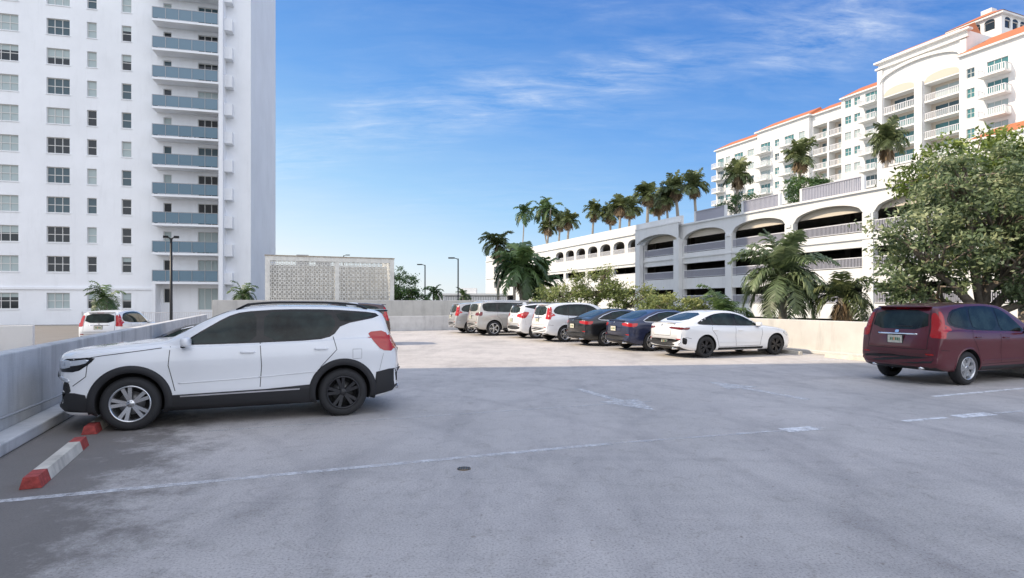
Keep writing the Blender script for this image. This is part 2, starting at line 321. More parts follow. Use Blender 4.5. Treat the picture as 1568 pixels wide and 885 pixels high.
# ------------------------------------------------------------ TOWER
def tower():
    r=root('apartment_tower')
    D=Vector((.9695,.2454));N=Vector((.2454,-.9695));O=Vector((-31.3,57))
    def F(u,n,z): p=O+D*u+N*n;return (p.x,p.y,z)
    H=2.74;nf=20;holes=[];UE=5.53
    def gl(): return R.choice([gl_dark,gl_dark,gl_mid,blind,blind])
    for k in range(-1,nf):
        zc=5.25+H*k if k>=0 else 1.85
        for a,b,nx in ((-28,-26.1,2),(-24,-23.1,1),(-21,-19.1,3),(-16.2,-14.1,3),(-11.9,-10.05,3),(-8.65,-7.86,1),(-5.8,-4.98,1)):
            holes.append((a,b,zc-.74,zc+.74,'w2',nx))
        sl=3.64+H*k
        holes.append((-2.25,-1.55,sl+.75,sl+2.15,'d',1));holes.append((.75,2.55,sl+.06,sl+2.2,'d',3))
    m=MB();facade(m,F,-32,UE,-3,58,holes,tower_wall,glass=gl,frame=frame_w)
    for a,b in (((UE,0),(UE,-17)),((UE,-17),(-32,-17)),((-32,-17),(-32,0))):
        m.poly([F(*a,-3),F(*b,-3),F(*b,58),F(*a,58)],tower_wall)
    m.poly([F(-32,0,58),F(UE,0,58),F(UE,-17,58),F(-32,-17,58)],tower_wall)
    m.build('walls_and_windows',r)
    m=MB()
    for k in range(0,nf):
        z=3.64+H*k
        m.box((-2.8,.002,z-.2),(2.9,1.45,z),tower_wall,F)
        m.box((-2.75,1.40,z+.08),(2.85,1.42,z+1.05),rail_gl,F);m.box((-2.75,.05,z+.08),(-2.73,1.38,z+1.05),rail_gl,F)
        m.box((-2.8,1.385,z+1.06),(2.88,1.435,z+1.11),metal_g,F)
        for q in range(6): u=-2.78+q*1.125;m.box((u-.02,1.425,z),(u+.02,1.45,z+1.05),metal_g,F)
        m.box((3.302,.002,z-.2),(4.0,.9,z+.95),tower_wall,F)
        if R.random()<.5:
            for q in range(R.randint(1,3)):
                u=R.uniform(-2,2);n=R.uniform(.5,.9);m.box((u,n,z+.4),(u+.45,n+.4,z+.45),frame_d,F);m.box((u,n,z+.451),(u+.45,n+.04,z+.95),frame_d,F)
                for uu in (u,u+.4):
                    for nn in (n,n+.35): m.box((uu,nn,z+.002),(uu+.04,nn+.04,z+.398),frame_d,F)
    m.box((2.92,.002,-3),(3.3,1.5,58),tower_wall,F)
    m.box((-2.8,.002,-.35),(-2.5,1.45,3.43),tower_wall,F)
    m.build('balconies',r)
    m=MB()
    m.box((-32,.003,2.9),(-3,.12,3.1),tower_wall,F)
    m.build('string_course',r)
tower()
def neighbour():
    r=root('apartment_building');m=MB()
    c0,c1,s0,s1,h=-34,-13.5,-42,19.9,33
    def F(u,n,z): return PF(c1+n,u,z)
    hs=[]
    for f in range(10):
        for k in range(14): hs.append((s0+2+k*4.3,s0+3.8+k*4.3,.6+3*f,2.2+3*f,'w2',2))
    facade(m,F,s0,s1,-2.9,h,hs,white_wall,glass=lambda:R.choice([gl_dark,gl_mid]))
    for a,b in (((c1,s1),(c0,s1)),((c0,s1),(c0,s0)),((c0,s0),(c1,s0))): m.poly([PF(*a,-2.9),PF(*b,-2.9),PF(*b,h),PF(*a,h)],white_wall)
    m.poly([PF(c0,s0,h),PF(c1,s0,h),PF(c1,s1,h),PF(c0,s1,h)],white_wall)
    m.build('walls_and_windows',r)
neighbour()
# ------------------------------------------------------------ GARAGE
def garage():
    r=root('parking_garage');c0=46.2
    def F(u,n,z): return PF(c0-n,u,z)
    m=MB();W=8.03;S0=33.9-3*W;S1=33.9+4*W
    floors=[-1.5,1.6,4.6,7.6]
    holes=[]
    for k in range(7):
        a=S0+k*W+.5;b=S0+(k+1)*W-.5
        for f,t in ((-1.5,.25),(1.6,3.3),(4.6,6.35),(7.6,10.5)): holes.append((a,b,f,t,'open',1,.5))
    b0=S1
    for k in range(7):
        a=b0+.5+k*3.7;
        holes.append((a,a+2.9,8.6,10.5,'open',1,.5))
        if k%2==0:
            holes.append((a,a+6.6,5.2,6.6,'open',1,.5));holes.append((a,a+6.6,2.1,3.5,'open',1,.5));holes.append((a,a+6.6,-1.4,.3,'open',1,.5))
    for k in range(4):
        a=b0+30+k*7.2
        for z in (1.8,4.9,8.2): holes.append((a,a+4.5,z,z+1.4,'open',1,.5))
    TOP=11.15
    facade(m,F,S0,S1+61,-3,TOP,holes,garage_wall)
    m.build('facade_wall',r)
    m=MB()
    def arch(a,b,zs,zt,top,n0=0.004,th=.5,seg=20,mat=garage_wall):
        for i in range(seg):
            t0=i/seg;t1=(i+1)/seg
            f=lambda t:zs+(zt-zs)*math.sqrt(max(0,1-(2*t-1)**2))
            u0=a+(b-a)*t0;u1=a+(b-a)*t1
            m.poly([F(u0,-n0,f(t0)),F(u1,-n0,f(t1)),F(u1,-n0,top),F(u0,-n0,top)],mat)
            m.poly([F(u0,-n0,f(t0)),F(u0,-n0-th,f(t0)),F(u1,-n0-th,f(t1)),F(u1,-n0,f(t1))],mat)
    for k in range(7):
        a=S0+k*W+.5;b=S0+(k+1)*W-.5
        arch(a,b,9.25,10.25,10.5)
        m.box((a,-.85,9.45),(b,-.6,10.6),garage_cream,F)
        m.box((a-.78,.103,8.85),(a-.22,.20,9.15),garage_wall,F)
        m.box((a-.98,.003,-3),(a-.02,.10,9.2),garage_wall,F)
        for z in floors:
            m.box((a,-.12,z+.86),(b,-.06,z+.94),rail_w,F);m.box((a,-.12,z+.08),(b,-.06,z+.13),rail_w,F)
            n=52
            for q in range(n): u=a+(b-a)*(q+.5)/n;m.box((u-.03,-.11,z+.13),(u+.03,-.07,z+.86),rail_g,F)
    for k in range(7):
        a=S1+.5+k*3.7;arch(a,a+2.9,9.75,10.35,10.5,seg=12)
        m.box((a,-.12,9.2),(a+2.9,-.06,9.26),rail_w,F)
        for q in range(14): u=a+2.9*(q+.5)/14;m.box((u-.045,-.11,8.6),(u+.045,-.07,9.2),rail_w,F)
        if k%2==0:
            for z in (5.2,2.1,-1.4): m.box((a,-.14,z+.002),(a+6.6,-.06,z+.5),rail_w,F)
    m.box((S0,.102,7.0),(S1+61,.16,7.15),garage_wall,F);m.box((S0,.102,10.95),(S1+61,.20,11.13),garage_wall,F)
    a=S1-W
    m.box((a-.5,.165,-3),(a+.5,.75,9.3),garage_wall,F);m.box((a+W-.5,.165,-3),(a+W+.5,.75,9.3),garage_wall,F)
    for i in range(20):
        t0=i/20;t1=(i+1)/20;u0=a-.49+(W+.98)*t0;u1=a-.49+(W+.98)*t1
        fi=lambda t:8.9+1.4*math.sqrt(max(0,1-(2*t-1)**2))
        m.poly([F(u0,.753,fi(t0)),F(u1,.753,fi(t1)),F(u1,.753,11.3),F(u0,.753,11.3)],garage_wall)
        m.poly([F(u0,.753,fi(t0)),F(u0,.21,fi(t0)),F(u1,.21,fi(t1)),F(u1,.753,fi(t1))],garage_wall)
    m.box((a-.5,.21,11.301),(a+W+.5,.8,11.45),garage_wall,F)
    m.box((S1-W+.0,-.4,TOP+.002),(S1+61,-.02,12.25),garage_wall,F)
    m.box((S0,-.4,TOP+.002),(33.0,-.02,12.6),garage_wall,F)
    for a,b in ((34.6,40.6),(43.4,48.0),(50.8,55.5)):
        m.box((a-.25,-.35,TOP+.002),(a,-.1,12.4),garage_wall,F);m.box((b,-.35,TOP+.002),(b+.25,-.1,12.4),garage_wall,F)
        m.box((a,-.3,12.32),(b,-.12,12.4),rail_g,F)
        n=int((b-a)/.16)
        for q in range(n): u=a+(b-a)*(q+.5)/n;m.box((u-.045,-.26,TOP+.003),(u+.045,-.18,12.32),rail_g,F)
    m.build('trim_arches_rails',r)
    m=MB();
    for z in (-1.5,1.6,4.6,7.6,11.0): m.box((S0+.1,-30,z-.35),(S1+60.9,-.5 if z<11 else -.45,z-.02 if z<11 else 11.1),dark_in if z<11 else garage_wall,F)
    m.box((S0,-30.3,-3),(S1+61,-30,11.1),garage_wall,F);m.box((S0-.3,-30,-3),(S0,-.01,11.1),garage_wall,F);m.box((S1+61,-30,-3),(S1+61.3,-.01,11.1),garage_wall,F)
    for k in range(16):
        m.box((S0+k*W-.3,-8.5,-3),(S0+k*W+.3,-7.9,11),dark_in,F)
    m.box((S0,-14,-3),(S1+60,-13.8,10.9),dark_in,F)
    m.build('floors',r)
garage()
# ------------------------------------------------------------ HOTEL
hw=M('hotel_stucco',(.72,.715,.70),.85,var=.04,scale=.3,stain=.08);hcream=M('hotel_cream',(.56,.49,.41),.85)
def hotel():
    r=root('condominium_building');C0=101.6
    def mk(off):
        def F(u,n,z): return PF(C0-off-n,u,z)
        return F
    def gl(): return R.choice([gl_teal,gl_teal,gl_mid,blind])
    def balc(m,F,a,b,z,n=1.6,rm=rail_w):
        m.box((a,.002,z-.22),(b,n,z),hw,F)
        m.box((a,n-.07,z+.95),(b,n-.02,z+1.04),rm,F);m.box((a,n-.07,z+.05),(b,n-.02,z+.12),rm,F)
        q=int((b-a)/.26)
        for i in range(q+1): u=a+(b-a)*i/q;m.box((u-.05,n-.06,z+.12),(u+.05,n-.03,z+.95),rm,F)
        for uu in (a,b-.06):
            m.box((uu,.01,z+.95),(uu+.06,n-.08,z+1.04),rm,F)
            for i in range(5): m.box((uu,.1+i*.3,z+.001),(uu+.05,.18+i*.3,z+.949),rm,F)
    def block(name,s0,s1,off,depth,z1,bays,z0=-3,fl0=10.4,n=10,wall=hw):
        F=mk(off);m=MB();hs=[];m2=MB()
        for f in range(n):
            z=fl0+3.0*f
            if z+2.6>z1: break
            for a,b,k in bays:
                if k=='w': hs.append((a,b,z+.8,z+2.2,'w2',2))
                elif k=='b':
                    hs.append((a+.4,b-.4,z+.02,z+2.25,'d',3));balc(m2,F,a,b,z)
                elif k=='r':
                    hs.append((a,b,z+.0,z+2.7,'open',1,1.8))
                    m2.box((a,-1.82,z),(b,-1.8,z+2.7),hcream,F);m2.box((a+.7,-1.79,z+.02),(b-.7,-1.76,z+2.2),gl(),F)
                    m2.box(((a+b)/2-.05,-1.755,z+.02),((a+b)/2+.05,-1.72,z+2.2),frame_w,F)
                    for q in range(int((b-a)/.3)): u=a+.3*q+.1;m2.box((u,-.08,z+.05),(u+.11,-.04,z+.95),rail_w,F)
                    m2.box((a,-.1,z+.95),(b,-.03,z+1.04),rail_w,F)
        facade(m,F,s0,s1,z0,z1,hs,wall,glass=gl)
        for p,q in (((s0,0),(s0,-depth)),((s0,-depth),(s1,-depth)),((s1,-depth),(s1,0))): m.poly([F(*p,z0),F(*q,z0),F(*q,z1),F(*p,z1)],wall)
        m.poly([F(s0,0,z1),F(s1,0,z1),F(s1,-depth,z1),F(s0,-depth,z1)],wall)
        m.build(name+'_walls',r)
        if m2.v: m2.build(name+'_balconies',r)
        return F
    def roofstrip(F,a,b,z,w=4,h=1.7,ov=.5):
        m=MB();m.box((a-ov,-w-.5,z+.003),(b+ov,ov,z+.25),hw,F)
        V=[(a-ov,ov,z+.26),(b+ov,ov,z+.26),(b-.6,-w,z+h),(a+.6,-w,z+h),(a-ov,-w-.5,z+.26),(b+ov,-w-.5,z+.26)]
        V=[F(*p) for p in V];m.mesh(V,[(0,1,2,3),(0,3,4),(1,5,2),(3,2,5,4)],terra,False);m.build('tile_roof',r)
    F=block('wing_end',100,114.2,0,16,38.7,[(102,104,'w'),(105,108.5,'b'),(109.5,111,'w'),(111.2,114.1,'b')])
    roofstrip(F,100,114,38.7,4,2.5)
    F=block('wing_middle',86.5,100,1.0,16,39.3,[(87.5,89,'w'),(89.8,93,'b'),(94,95.2,'w'),(96,99.5,'b')]);roofstrip(F,86.5,100,39.3,4,2.5)
    F=block('wing_recess',79,86.5,.2,16,39.2,[(79.4,82.6,'r'),(83,86.2,'r')]);roofstrip(F,79.2,86.2,39.2,4,2.5)
    F=block('wing_near',70.5,79,1.3,17,40.0,[(71.2,74.6,'b'),(75.2,76.4,'w'),(77,78.3,'w')]);roofstrip(F,71,78.6,40.0,4,2.6)
    F=block('centre',56.3,70.5,3.0,20,43.3,[(57.3,62.7,'r'),(64.1,69.5,'r')],n=9,fl0=10.4);m=MB()
    for a,b in ((57.3,62.7),(64.1,69.5)):
        for i in range(12):
            f=lambda t:37.6+1.0*math.sqrt(max(0,1-(2*t-1)**2));t0=i/12;t1=(i+1)/12;u0=a+(b-a)*t0;u1=a+(b-a)*t1
            m.poly([F(u0,.02,37.3),F(u1,.02,37.3),F(u1,.02,f(t1)),F(u0,.02,f(t0))],hcream)
    for i in range(24):
        f=lambda t:39.6+1.9*math.sqrt(max(0,1-(2*t-1)**2));t0=i/24;t1=(i+1)/24;u0=57+13*t0;u1=57+13*t1
        m.poly([F(u0,.5,f(t0)),F(u1,.5,f(t1)),F(u1,.5,f(t1)+.45),F(u0,.5,f(t0)+.45)],hw);m.poly([F(u0,.5,f(t0)),F(u0,.0,f(t0)),F(u1,.0,f(t1)),F(u1,.5,f(t1))],hw);m.poly([F(u0,.5,f(t0)+.45),F(u1,.5,f(t1)+.45),F(u1,.0,f(t1)+.45),F(u0,.0,f(t0)+.45)],hw)
    m.box((56.0,.01,42.2),(70.8,.5,42.5),hw,F);m.box((55.8,-.5,43.3),(71,.6,43.6),hw,F)
    m.box((62.8,.002,10),(64.0,.5,37.8),hw,F);m.box((56.3,.002,10),(57.2,.3,42),hw,F);m.box((69.6,.002,10),(70.5,.3,42),hw,F)
    m.build('centre_trim',r);roofstrip(F,57.5,69.5,43.6,5,2.6,.2)
    m=MB();G=mk(-5.0)
    a,b=56.0,63.5;z0,z1=43,47.2
    hs=[(a+.9+k*2.05,a+2.4+k*2.05,45.2,46.5,'d',1) for k in range(3)]
    facade(m,G,a,b,z0,z1,hs,hw,glass=lambda:gl_dark)
    def G2(u,n,z): return PF(C0+5+u,a-n,z)
    facade(m,G2,0,7.5,z0,z1,[(.9+k*2.05,2.4+k*2.05,45.2,46.5,'d',1) for k in range(3)],hw,glass=lambda:gl_dark)
    for k in range(3):
        for (FF,o) in ((G,a),(G2,0)):
            c=o+1.65+k*2.05
            m.poly([FF(c+.75*math.cos(pi*i/10),.01,46.5+.45*math.sin(pi*i/10)) for i in range(11)],gl_dark)
    m.poly([G(b,0,z0),G(b,-7.5,z0),G(b,-7.5,z1),G(b,0,z1)],hw);m.poly([G(a,-7.5,z0),G(b,-7.5,z0),G(b,-7.5,z1),G(a,-7.5,z1)],hw)
    m.box((a-.5,-8,z1),(b+.5,.5,z1+.3),hw,G);V=[G(a-.6,.6,z1+.31),G(b+.6,.6,z1+.31),G(b+.6,-8.1,z1+.31),G(a-.6,-8.1,z1+.31),G((a+b)/2,-3.75,z1+2.6)]
    m.mesh(V,[(0,1,4),(1,2,4),(2,3,4),(3,0,4)],terra,False);m.box(((a+b)/2-.8,-4.4,z1+1.9),((a+b)/2+.8,-3.0,z1+2.9),hw,G)
    m.build('cupola',r)
    F=block('near_wing',18,56.3,5.0,20,38.7,[(54.2,55.3,'w'),(49.5,53,'b'),(46.5,48,'w'),(42,45.5,'b'),(39,40.5,'w'),(34,38,'b'),(30,32,'w'),(24,28,'b')]);roofstrip(F,18,55.9,38.7,6,3.7)
    F=mk(11);m=MB();m.box((18,-5.5,-3),(51,0,24.0),hw,F);m.build('lower_wing',r);roofstrip(F,18,51,24.0,5,2.6)
hotel()
# ------------------------------------------------------------ breeze-block screen
def screen():
    bw=M('breeze_block',(.76,.75,.70),.9,var=.12,scale=3,bump=.4,bscale=30,stain=.35);r=root('breeze_block_screen')
    rust=M('screen_rust_stain',(.40,.34,.27),.9,var=.4,scale=5);inner=M('screen_inner_wall',(.50,.47,.41),.9,var=.25,scale=2)
    D=Vector((math.cos(math.radians(22)),math.sin(math.radians(22))));N=Vector((D.y,-D.x));O=Vector((-16.1,38.3))
    def F(u,n,z): p=O+D*u+N*n;return(p.x,p.y,z)
    m=MB();Wd=8.4;z0,z1=-3,4.75
    m.box((0,-.3,z0),(.3,0,z1),bw,F);m.box((Wd-.3,-.3,z0),(Wd,0,z1),bw,F);m.box((4.38,-.29,z0),(4.66,-.01,z1-.302),bw,F)
    m.box((.302,-.3,z1-.3),(Wd-.302,0,z1),bw,F);m.box((.302,-.29,z0),(Wd-.302,-.01,.6),bw,F);m.box((-.03,-.33,z1+.002),(Wd+.03,.03,z1+.07),rust,F)
    m.box((0,-3.2,z0),(.3,-.302,z1),bw,F);m.box((Wd-.3,-3.2,z0),(Wd,-.302,z1),bw,F)
    m.box((.302,-1.3,z0),(Wd-.302,-1.15,z1-.5),inner,F)
    cz=.30
    for (a,b) in ((.302,4.378),(4.662,Wd-.302)):
        nx=round((b-a)/cz);cw=(b-a)/nx;nz=13;ch=(z1-.302-.602)/nz
        for i in range(nx):
            for j in range(nz):
                u=a+i*cw;z=.602+j*ch;t=.03
                m.box((u+.001,-.18,z+.001),(u+cw-.001,-.04,z+t),bw,F);m.box((u+.001,-.18,z+t),(u+t,-.04,z+ch-.001),bw,F)
                c=(u+cw/2+t/2,z+ch/2+t/2);rs=[.045,.095]
                for q in range(8):
                    a0=q*pi/4;a1=a0+pi/4
                    P=lambda r,an,n:F(c[0]+r*math.cos(an),n,c[1]+r*math.sin(an))
                    m.poly([P(rs[0],a0,-.05),P(rs[1],a0,-.05),P(rs[1],a1,-.05),P(rs[0],a1,-.05)],bw)
                    m.poly([P(rs[1],a0,-.05),P(rs[1],a0,-.15),P(rs[1],a1,-.15),P(rs[1],a1,-.05)],bw)
                for sx,sy in ((-1,-1),(1,-1),(1,1),(-1,1)):
                    ex,ez=c[0]+sx*(cw/2-.02),c[1]+sy*(ch/2-.02);bx,bz=c[0]+sx*.062,c[1]+sy*.062;n=.02
                    m.poly([F(bx+sy*n,-.055,bz-sx*n),F(ex+sy*n,-.055,ez-sx*n),F(ex-sy*n,-.055,ez+sx*n),F(bx-sy*n,-.055,bz+sx*n)],bw)
    m.box((2,-3,3.6),(2.8,-2.2,z1+.3),metal_g,F);m.box((3.3,-3,3.6),(4.3,-2.2,z1+.22),metal_g,F)
    m.build('screen_blocks',r)
screen()
# ------------------------------------------------------------ plants
bark=M('bark',(.22,.18,.14),.9,var=.3,scale=8,bump=.6,bscale=20);ptrunk=M('palm_trunk',(.33,.29,.24),.9,var=.25,scale=6,bump=.6,bscale=14,stretch=(1,1,6))
palmA=M('palm_leaf',(.085,.15,.05),.45,tint=(.22,.30,.10),transl=.3);palmB=M('palm_leaf_olive',(.12,.155,.06),.5,tint=(.30,.32,.13),transl=.3)
palmdry=M('palm_dry',(.30,.21,.12),.8,tint=(.42,.32,.19));palmC=M('palm_leaf_grey',(.17,.23,.11),.45,tint=(.36,.42,.24),transl=.3)
def palm_crown(mb,c,L,nf,mat,rnd,leaf=.5,droop=1.0,dry=0,up=1.35,lo=-.5,nl=26,lw=.035):
    for k in range(nf):
        az=rnd.uniform(0,2*pi);isdry=k<dry
        el=rnd.uniform(-1.3,-.7) if isdry else lo+(up-lo)*((k+rnd.random())/nf)
        mt=palmdry if isdry else mat;ln=L*rnd.uniform(.8,1.1)*(.75 if isdry else 1);tt=rnd.random()*.6+.2*max(0,el)
        p=Vector(c);d=Vector((math.cos(az)*math.cos(el),math.sin(az)*math.cos(el),math.sin(el)));pts=[p.copy()];ds=[d.copy()]
        n=10
        for i in range(n):
            d=(d+Vector((0,0,-1))*droop*(.10+.05*i)*(.6 if el>.8 else 1)).normalized();p=p+d*ln/n;pts.append(p.copy());ds.append(d.copy())
        mb.tube(pts[::2],[.03*L/2.4*(1-i/6.5) for i in range(len(pts[::2]))],mt,4,tt,False)
        sid=Vector((-math.sin(az),math.cos(az),0))
        for i in range(nl):
            t=.10+.9*i/(nl-1);x=t*n;j=min(n-1,int(x));q=pts[j].lerp(pts[j+1],x-j);dd=ds[j]
            ll=leaf*L/2.4*(math.sin(pi*min(1,t*.85+.12))**.7+.1)*rnd.uniform(.8,1.15)
            for sg in(-1,1):
                e=(sid*sg*.85+dd*.55+Vector((0,0,rnd.uniform(-.55,.1)))).normalized()*ll;e2=e*.6;wv=dd*lw*L/2.4
                tip=q+e+Vector((0,0,-.25*ll));mid=q+e2
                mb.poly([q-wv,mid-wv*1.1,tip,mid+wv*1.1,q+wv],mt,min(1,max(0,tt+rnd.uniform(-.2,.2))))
def palm(name,x,y,z0,zc,L,nf=24,mat=palmA,tr=.16,seed=1,lean=(0,0),**k):
    rnd=random.Random(seed);m=MB();h=zc-z0;pts=[(x-lean[0]*(1-t)**1.5,y-lean[1]*(1-t)**1.5,z0+h*t) for t in [i/8 for i in range(9)]]
    m.tube(pts,[tr*(1.35-.5*min(1,i/2))*(1 if i<7 else 1.15) for i in range(9)],ptrunk,10)
    palm_crown(m,(x,y,zc),L,nf,mat,rnd,**k)
    return m.build(name)
protos=[]
for sd in (3,4,5):
    rnd=random.Random(sd);m=MB();m.tube([(0,0,-5.2),(0.05,0,-2.5),(0,0,0)],[.22,.17,.2],ptrunk,8)
    palm_crown(m,(0,0,0),2.2,34,palmB,rnd,leaf=.95,droop=.65,dry=9,nl=13,lw=.09,lo=-.6,up=1.45);o=m.build('palm_tree');protos.append(o)
pos_=[(1063,74.7,16.6),(1020,80,15.9),(992,83.7,17.0),(950,90.4,16.5),(910,97.8,16.8),(872,105.8,16.4),(840,113.6,16.2),(1033,79,17.1),(1130,67.6,16.4),(1225,59.8,16.5),(1360,51,15.7),(1008,86,16.1),(965,95,16.9),(858,112,17),(935,97,16.2)]
for i,(px,Y,z) in enumerate(pos_):
    X=(px-784)/900*Y
    if i<3: o=protos[i]
    else: o=bpy.data.objects.new('palm_tree',protos[i%3].data);COL.objects.link(o)
    o.location=(X,Y,z);o.rotation_euler=(R.uniform(-.08,.08),R.uniform(-.08,.08),R.uniform(0,6));sc=R.uniform(.85,1.15);o.scale=(sc,sc,1)
palm('coconut_palm_tree',2.6,124,11,20.7,3.2,16,palmA,.15,11,lean=(.6,0),leaf=.6,nl=16,lw=.08,droop=1.1)
palm('coconut_palm_tree',5.9,116.5,11,20.3,3.6,16,palmA,.15,12,lean=(-1.5,0),leaf=.6,nl=16,lw=.08,droop=1.1)
palm('coconut_palm_tree',7.4,113,11,19.8,3.3,16,palmA,.15,13,lean=(1,0),leaf=.6,nl=16,lw=.08,droop=1.1)
palm('palm_tree',1.0,62,-3,5.4,4.0,30,palmA,.25,21,leaf=.6,nl=22,lw=.06,dry=4)
palm('palm_tree',3.1,64,-3,4.0,3.6,28,palmA,.25,22,leaf=.6,nl=22,lw=.06,dry=4)
palm('palm_tree',-1.7,72,-3,8.7,2.7,26,palmB,.22,23,leaf=.8,nl=16,lw=.08,dry=8)
palm('palm_tree',.3,74,-3,7.4,2.7,26,palmB,.22,24,leaf=.8,nl=16,lw=.08,dry=8)
palm('palm_tree',12.9,28,-3,3.0,2.6,40,palmC,.22,31,leaf=.66,nl=36,lw=.032,droop=.85,lo=-.5,up=1.45)
palm('palm_tree',14.9,26.5,-3,1.9,1.8,30,palmB,.2,32,leaf=.7,nl=24,lw=.04,dry=10)
palm('palm_tree',11.0,30.5,-3,1.1,2.0,26,palmA,.2,33,leaf=.7,nl=24,lw=.04)
palm('palm_tree',-29,42,-.35,2.0,1.7,24,palmA,.12,41,leaf=.6,nl=22,lw=.04)
palm('palm_tree',-20.6,45,-.35,2.3,1.5,22,palmA,.12,42,leaf=.6,nl=22,lw=.04)
palm('palm_tree',-10.0,75,-3,2.9,1.8,20,palmA,.15,43,leaf=.6,nl=14,lw=.07)
palm('palm_tree',-6.6,80,-3,2.6,1.6,20,palmA,.15,44,leaf=.6,nl=14,lw=.07)
def foliage(mb,blobs,n,leaves,size,mat,rnd,shell=.55,flat=.0):
    vol=[b[1][0]*b[1][1]*b[1][2] for b in blobs];tot=sum(vol);clumps=[]
    for b,v in zip(blobs,vol):
        for _ in range(max(1,int(n*v/tot))):
            d=Vector((rnd.gauss(0,1),rnd.gauss(0,1),rnd.gauss(0,1))).normalized();q=shell+(1.02-shell)*rnd.random()
            if rnd.random()<.10: q*=1.15
            c=Vector(b[0])+Vector((d.x*b[1][0],d.y*b[1][1],d.z*b[1][2]))*q;clumps.append((c,d,b))
    for c,d,b in clumps:
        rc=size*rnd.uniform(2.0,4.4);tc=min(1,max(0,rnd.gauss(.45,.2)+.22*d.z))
        for _ in range(leaves):
            o=Vector((rnd.gauss(0,.55),rnd.gauss(0,.55),rnd.gauss(0,.4)))*rc;p=c+o
            nrm=(Vector((rnd.gauss(0,.7),rnd.gauss(0,.7),rnd.gauss(.5,.6)))+d*.3).normalized()
            a=nrm.orthogonal().normalized();a=Matrix.Rotation(rnd.uniform(0,6.28),3,nrm)@a;b2=nrm.cross(a)
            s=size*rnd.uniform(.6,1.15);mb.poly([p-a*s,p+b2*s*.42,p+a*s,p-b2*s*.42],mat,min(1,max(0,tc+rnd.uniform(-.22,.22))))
    return clumps
def tree(name,base,fork,blobs,n,leaves,size,mat,seed,tr=.2,shell=.5,limbs=14):
    rnd=random.Random(seed);m=MB();cl=foliage(m,blobs,n,leaves,size,mat,rnd,shell)
    b=Vector(base);f=Vector(fork)
    m.tube([b,b.lerp(f,.5)+Vector((.06,.04,0)),f],[tr*1.3,tr,tr*.85],bark,10)
    for bl in blobs:
        c=Vector(bl[0])-Vector((0,0,bl[1][2]*.35));mid=f.lerp(c,.5)+Vector((rnd.uniform(-.3,.3),rnd.uniform(-.3,.3),rnd.uniform(0,.3)))
        m.tube([f,mid,c],[tr*.7,tr*.5,tr*.3],bark,7)
        tg=[x for x in cl if x[2] is bl];rnd.shuffle(tg)
        for t in tg[:limbs]:
            e=t[0];mm=c.lerp(e,.5)+Vector((rnd.uniform(-.25,.25),rnd.uniform(-.25,.25),rnd.uniform(-.1,.35)));m.tube([mid.lerp(c,rnd.uniform(.3,1)),mm,e],[tr*.25,tr*.14,tr*.04],bark,5)
    return m.build(name)
leafG=M('sea_grape_leaf',(.17,.23,.105),.45,tint=(.44,.47,.25),transl=.3);leafY=M('shrub_leaf',(.20,.25,.075),.5,tint=(.40,.41,.15),transl=.3);leafD=M('leaf_dark',(.07,.14,.04),.5,tint=(.17,.26,.07),transl=.25)
leafTop=M('leaf_yellow_green',(.17,.24,.05),.5,tint=(.34,.40,.10),transl=.3)
tree('sea_grape_tree',(15.9,19.6,-3),(15.8,19.7,1.2),[((13.9,19.8,3.6),(1.9,2.2,1.7)),((16.2,19.6,4.9),(2.6,2.6,1.9)),((18.6,20.0,4.6),(2.4,2.6,2.2)),((14.2,20.2,2.2),(1.7,1.6,.9)),((17.6,19.0,2.4),(2.2,1.6,1.2)),((15.2,19.6,5.9),(1.6,1.8,1.0)),((16.2,18.6,3.2),(1.8,1.2,1.1))],460,62,.105,leafG,51,.24,.42,20)
tree('ficus_tree',(21,24,-3),(21,24,3),[((19.2,24.5,7.2),(2.8,2.4,1.4)),((22.5,24,7.6),(3.0,2.6,1.9)),((17.4,24.2,6.6),(1.6,2,.9)),((20.5,24,4.5),(3.5,2,2.2))],250,66,.13,leafTop,52,.3,.5)
tree('green_buttonwood_tree',(4.6,37.5,-3),(4.8,37.5,.2),[((3.2,37,2.2),(1.6,1.6,.9)),((5.4,37,2.5),(1.9,1.7,1.3)),((7.6,36,2.0),(1.9,1.6,.9)),((9.2,35.2,1.5),(1.4,1.4,.8)),((5.8,37.4,3.6),(.8,1,.5))],200,56,.10,leafY,53,.16,.4)
tree('shrub_tree',(10.8,29.6,-3),(10.8,29.6,.2),[((9.6,31.6,1.4),(1.2,1.3,.6)),((8.3,33,1.5),(1.3,1.2,.7))],70,60,.09,leafY,54,.1,.4)
tree('oak_tree',(-13.6,70,-3),(-13.6,70,1),[((-13.6,70,3.4),(2.6,2.6,2.4)),((-11.8,70,2.2),(1.6,2,1.2)),((-16,70,2.6),(2.6,2.4,2)) ],150,60,.16,leafD,55,.3,.5)
for i,(x,y,z,w,h) in enumerate(((26.3,67,12.6,2.8,1.5),(29.9,59.5,12.9,2.6,1.9),(31.0,60.5,13,2.0,1.6))):
    tree('hedge_bush',(x,y,11),(x,y,12),[((x,y,z),(w,1.4,h))],60,60,.14,leafD,60+i,.1,.6,6)
m=MB();rnd=random.Random(9)
bl=[]
for i in range(26):
    x=-90+i*9+rnd.uniform(-3,3);bl.append(((x,185+rnd.uniform(-10,10),-1+rnd.uniform(0,1.8)),(7,4,3.2+rnd.uniform(0,1.6))))
foliage(m,bl,420,34,.6,leafD,rnd,.5);m.build('distant_trees')
m=MB();bl=[]
for i in range(22): c,s=rnd.uniform(24,26)-4.5,-5+i*3.4;p=PF(c,s,-1.6);bl.append((p,(1.7,1.8,1.3+rnd.uniform(0,.6))))
foliage(m,bl,300,40,.13,leafD,rnd,.5);m.build('hedge')
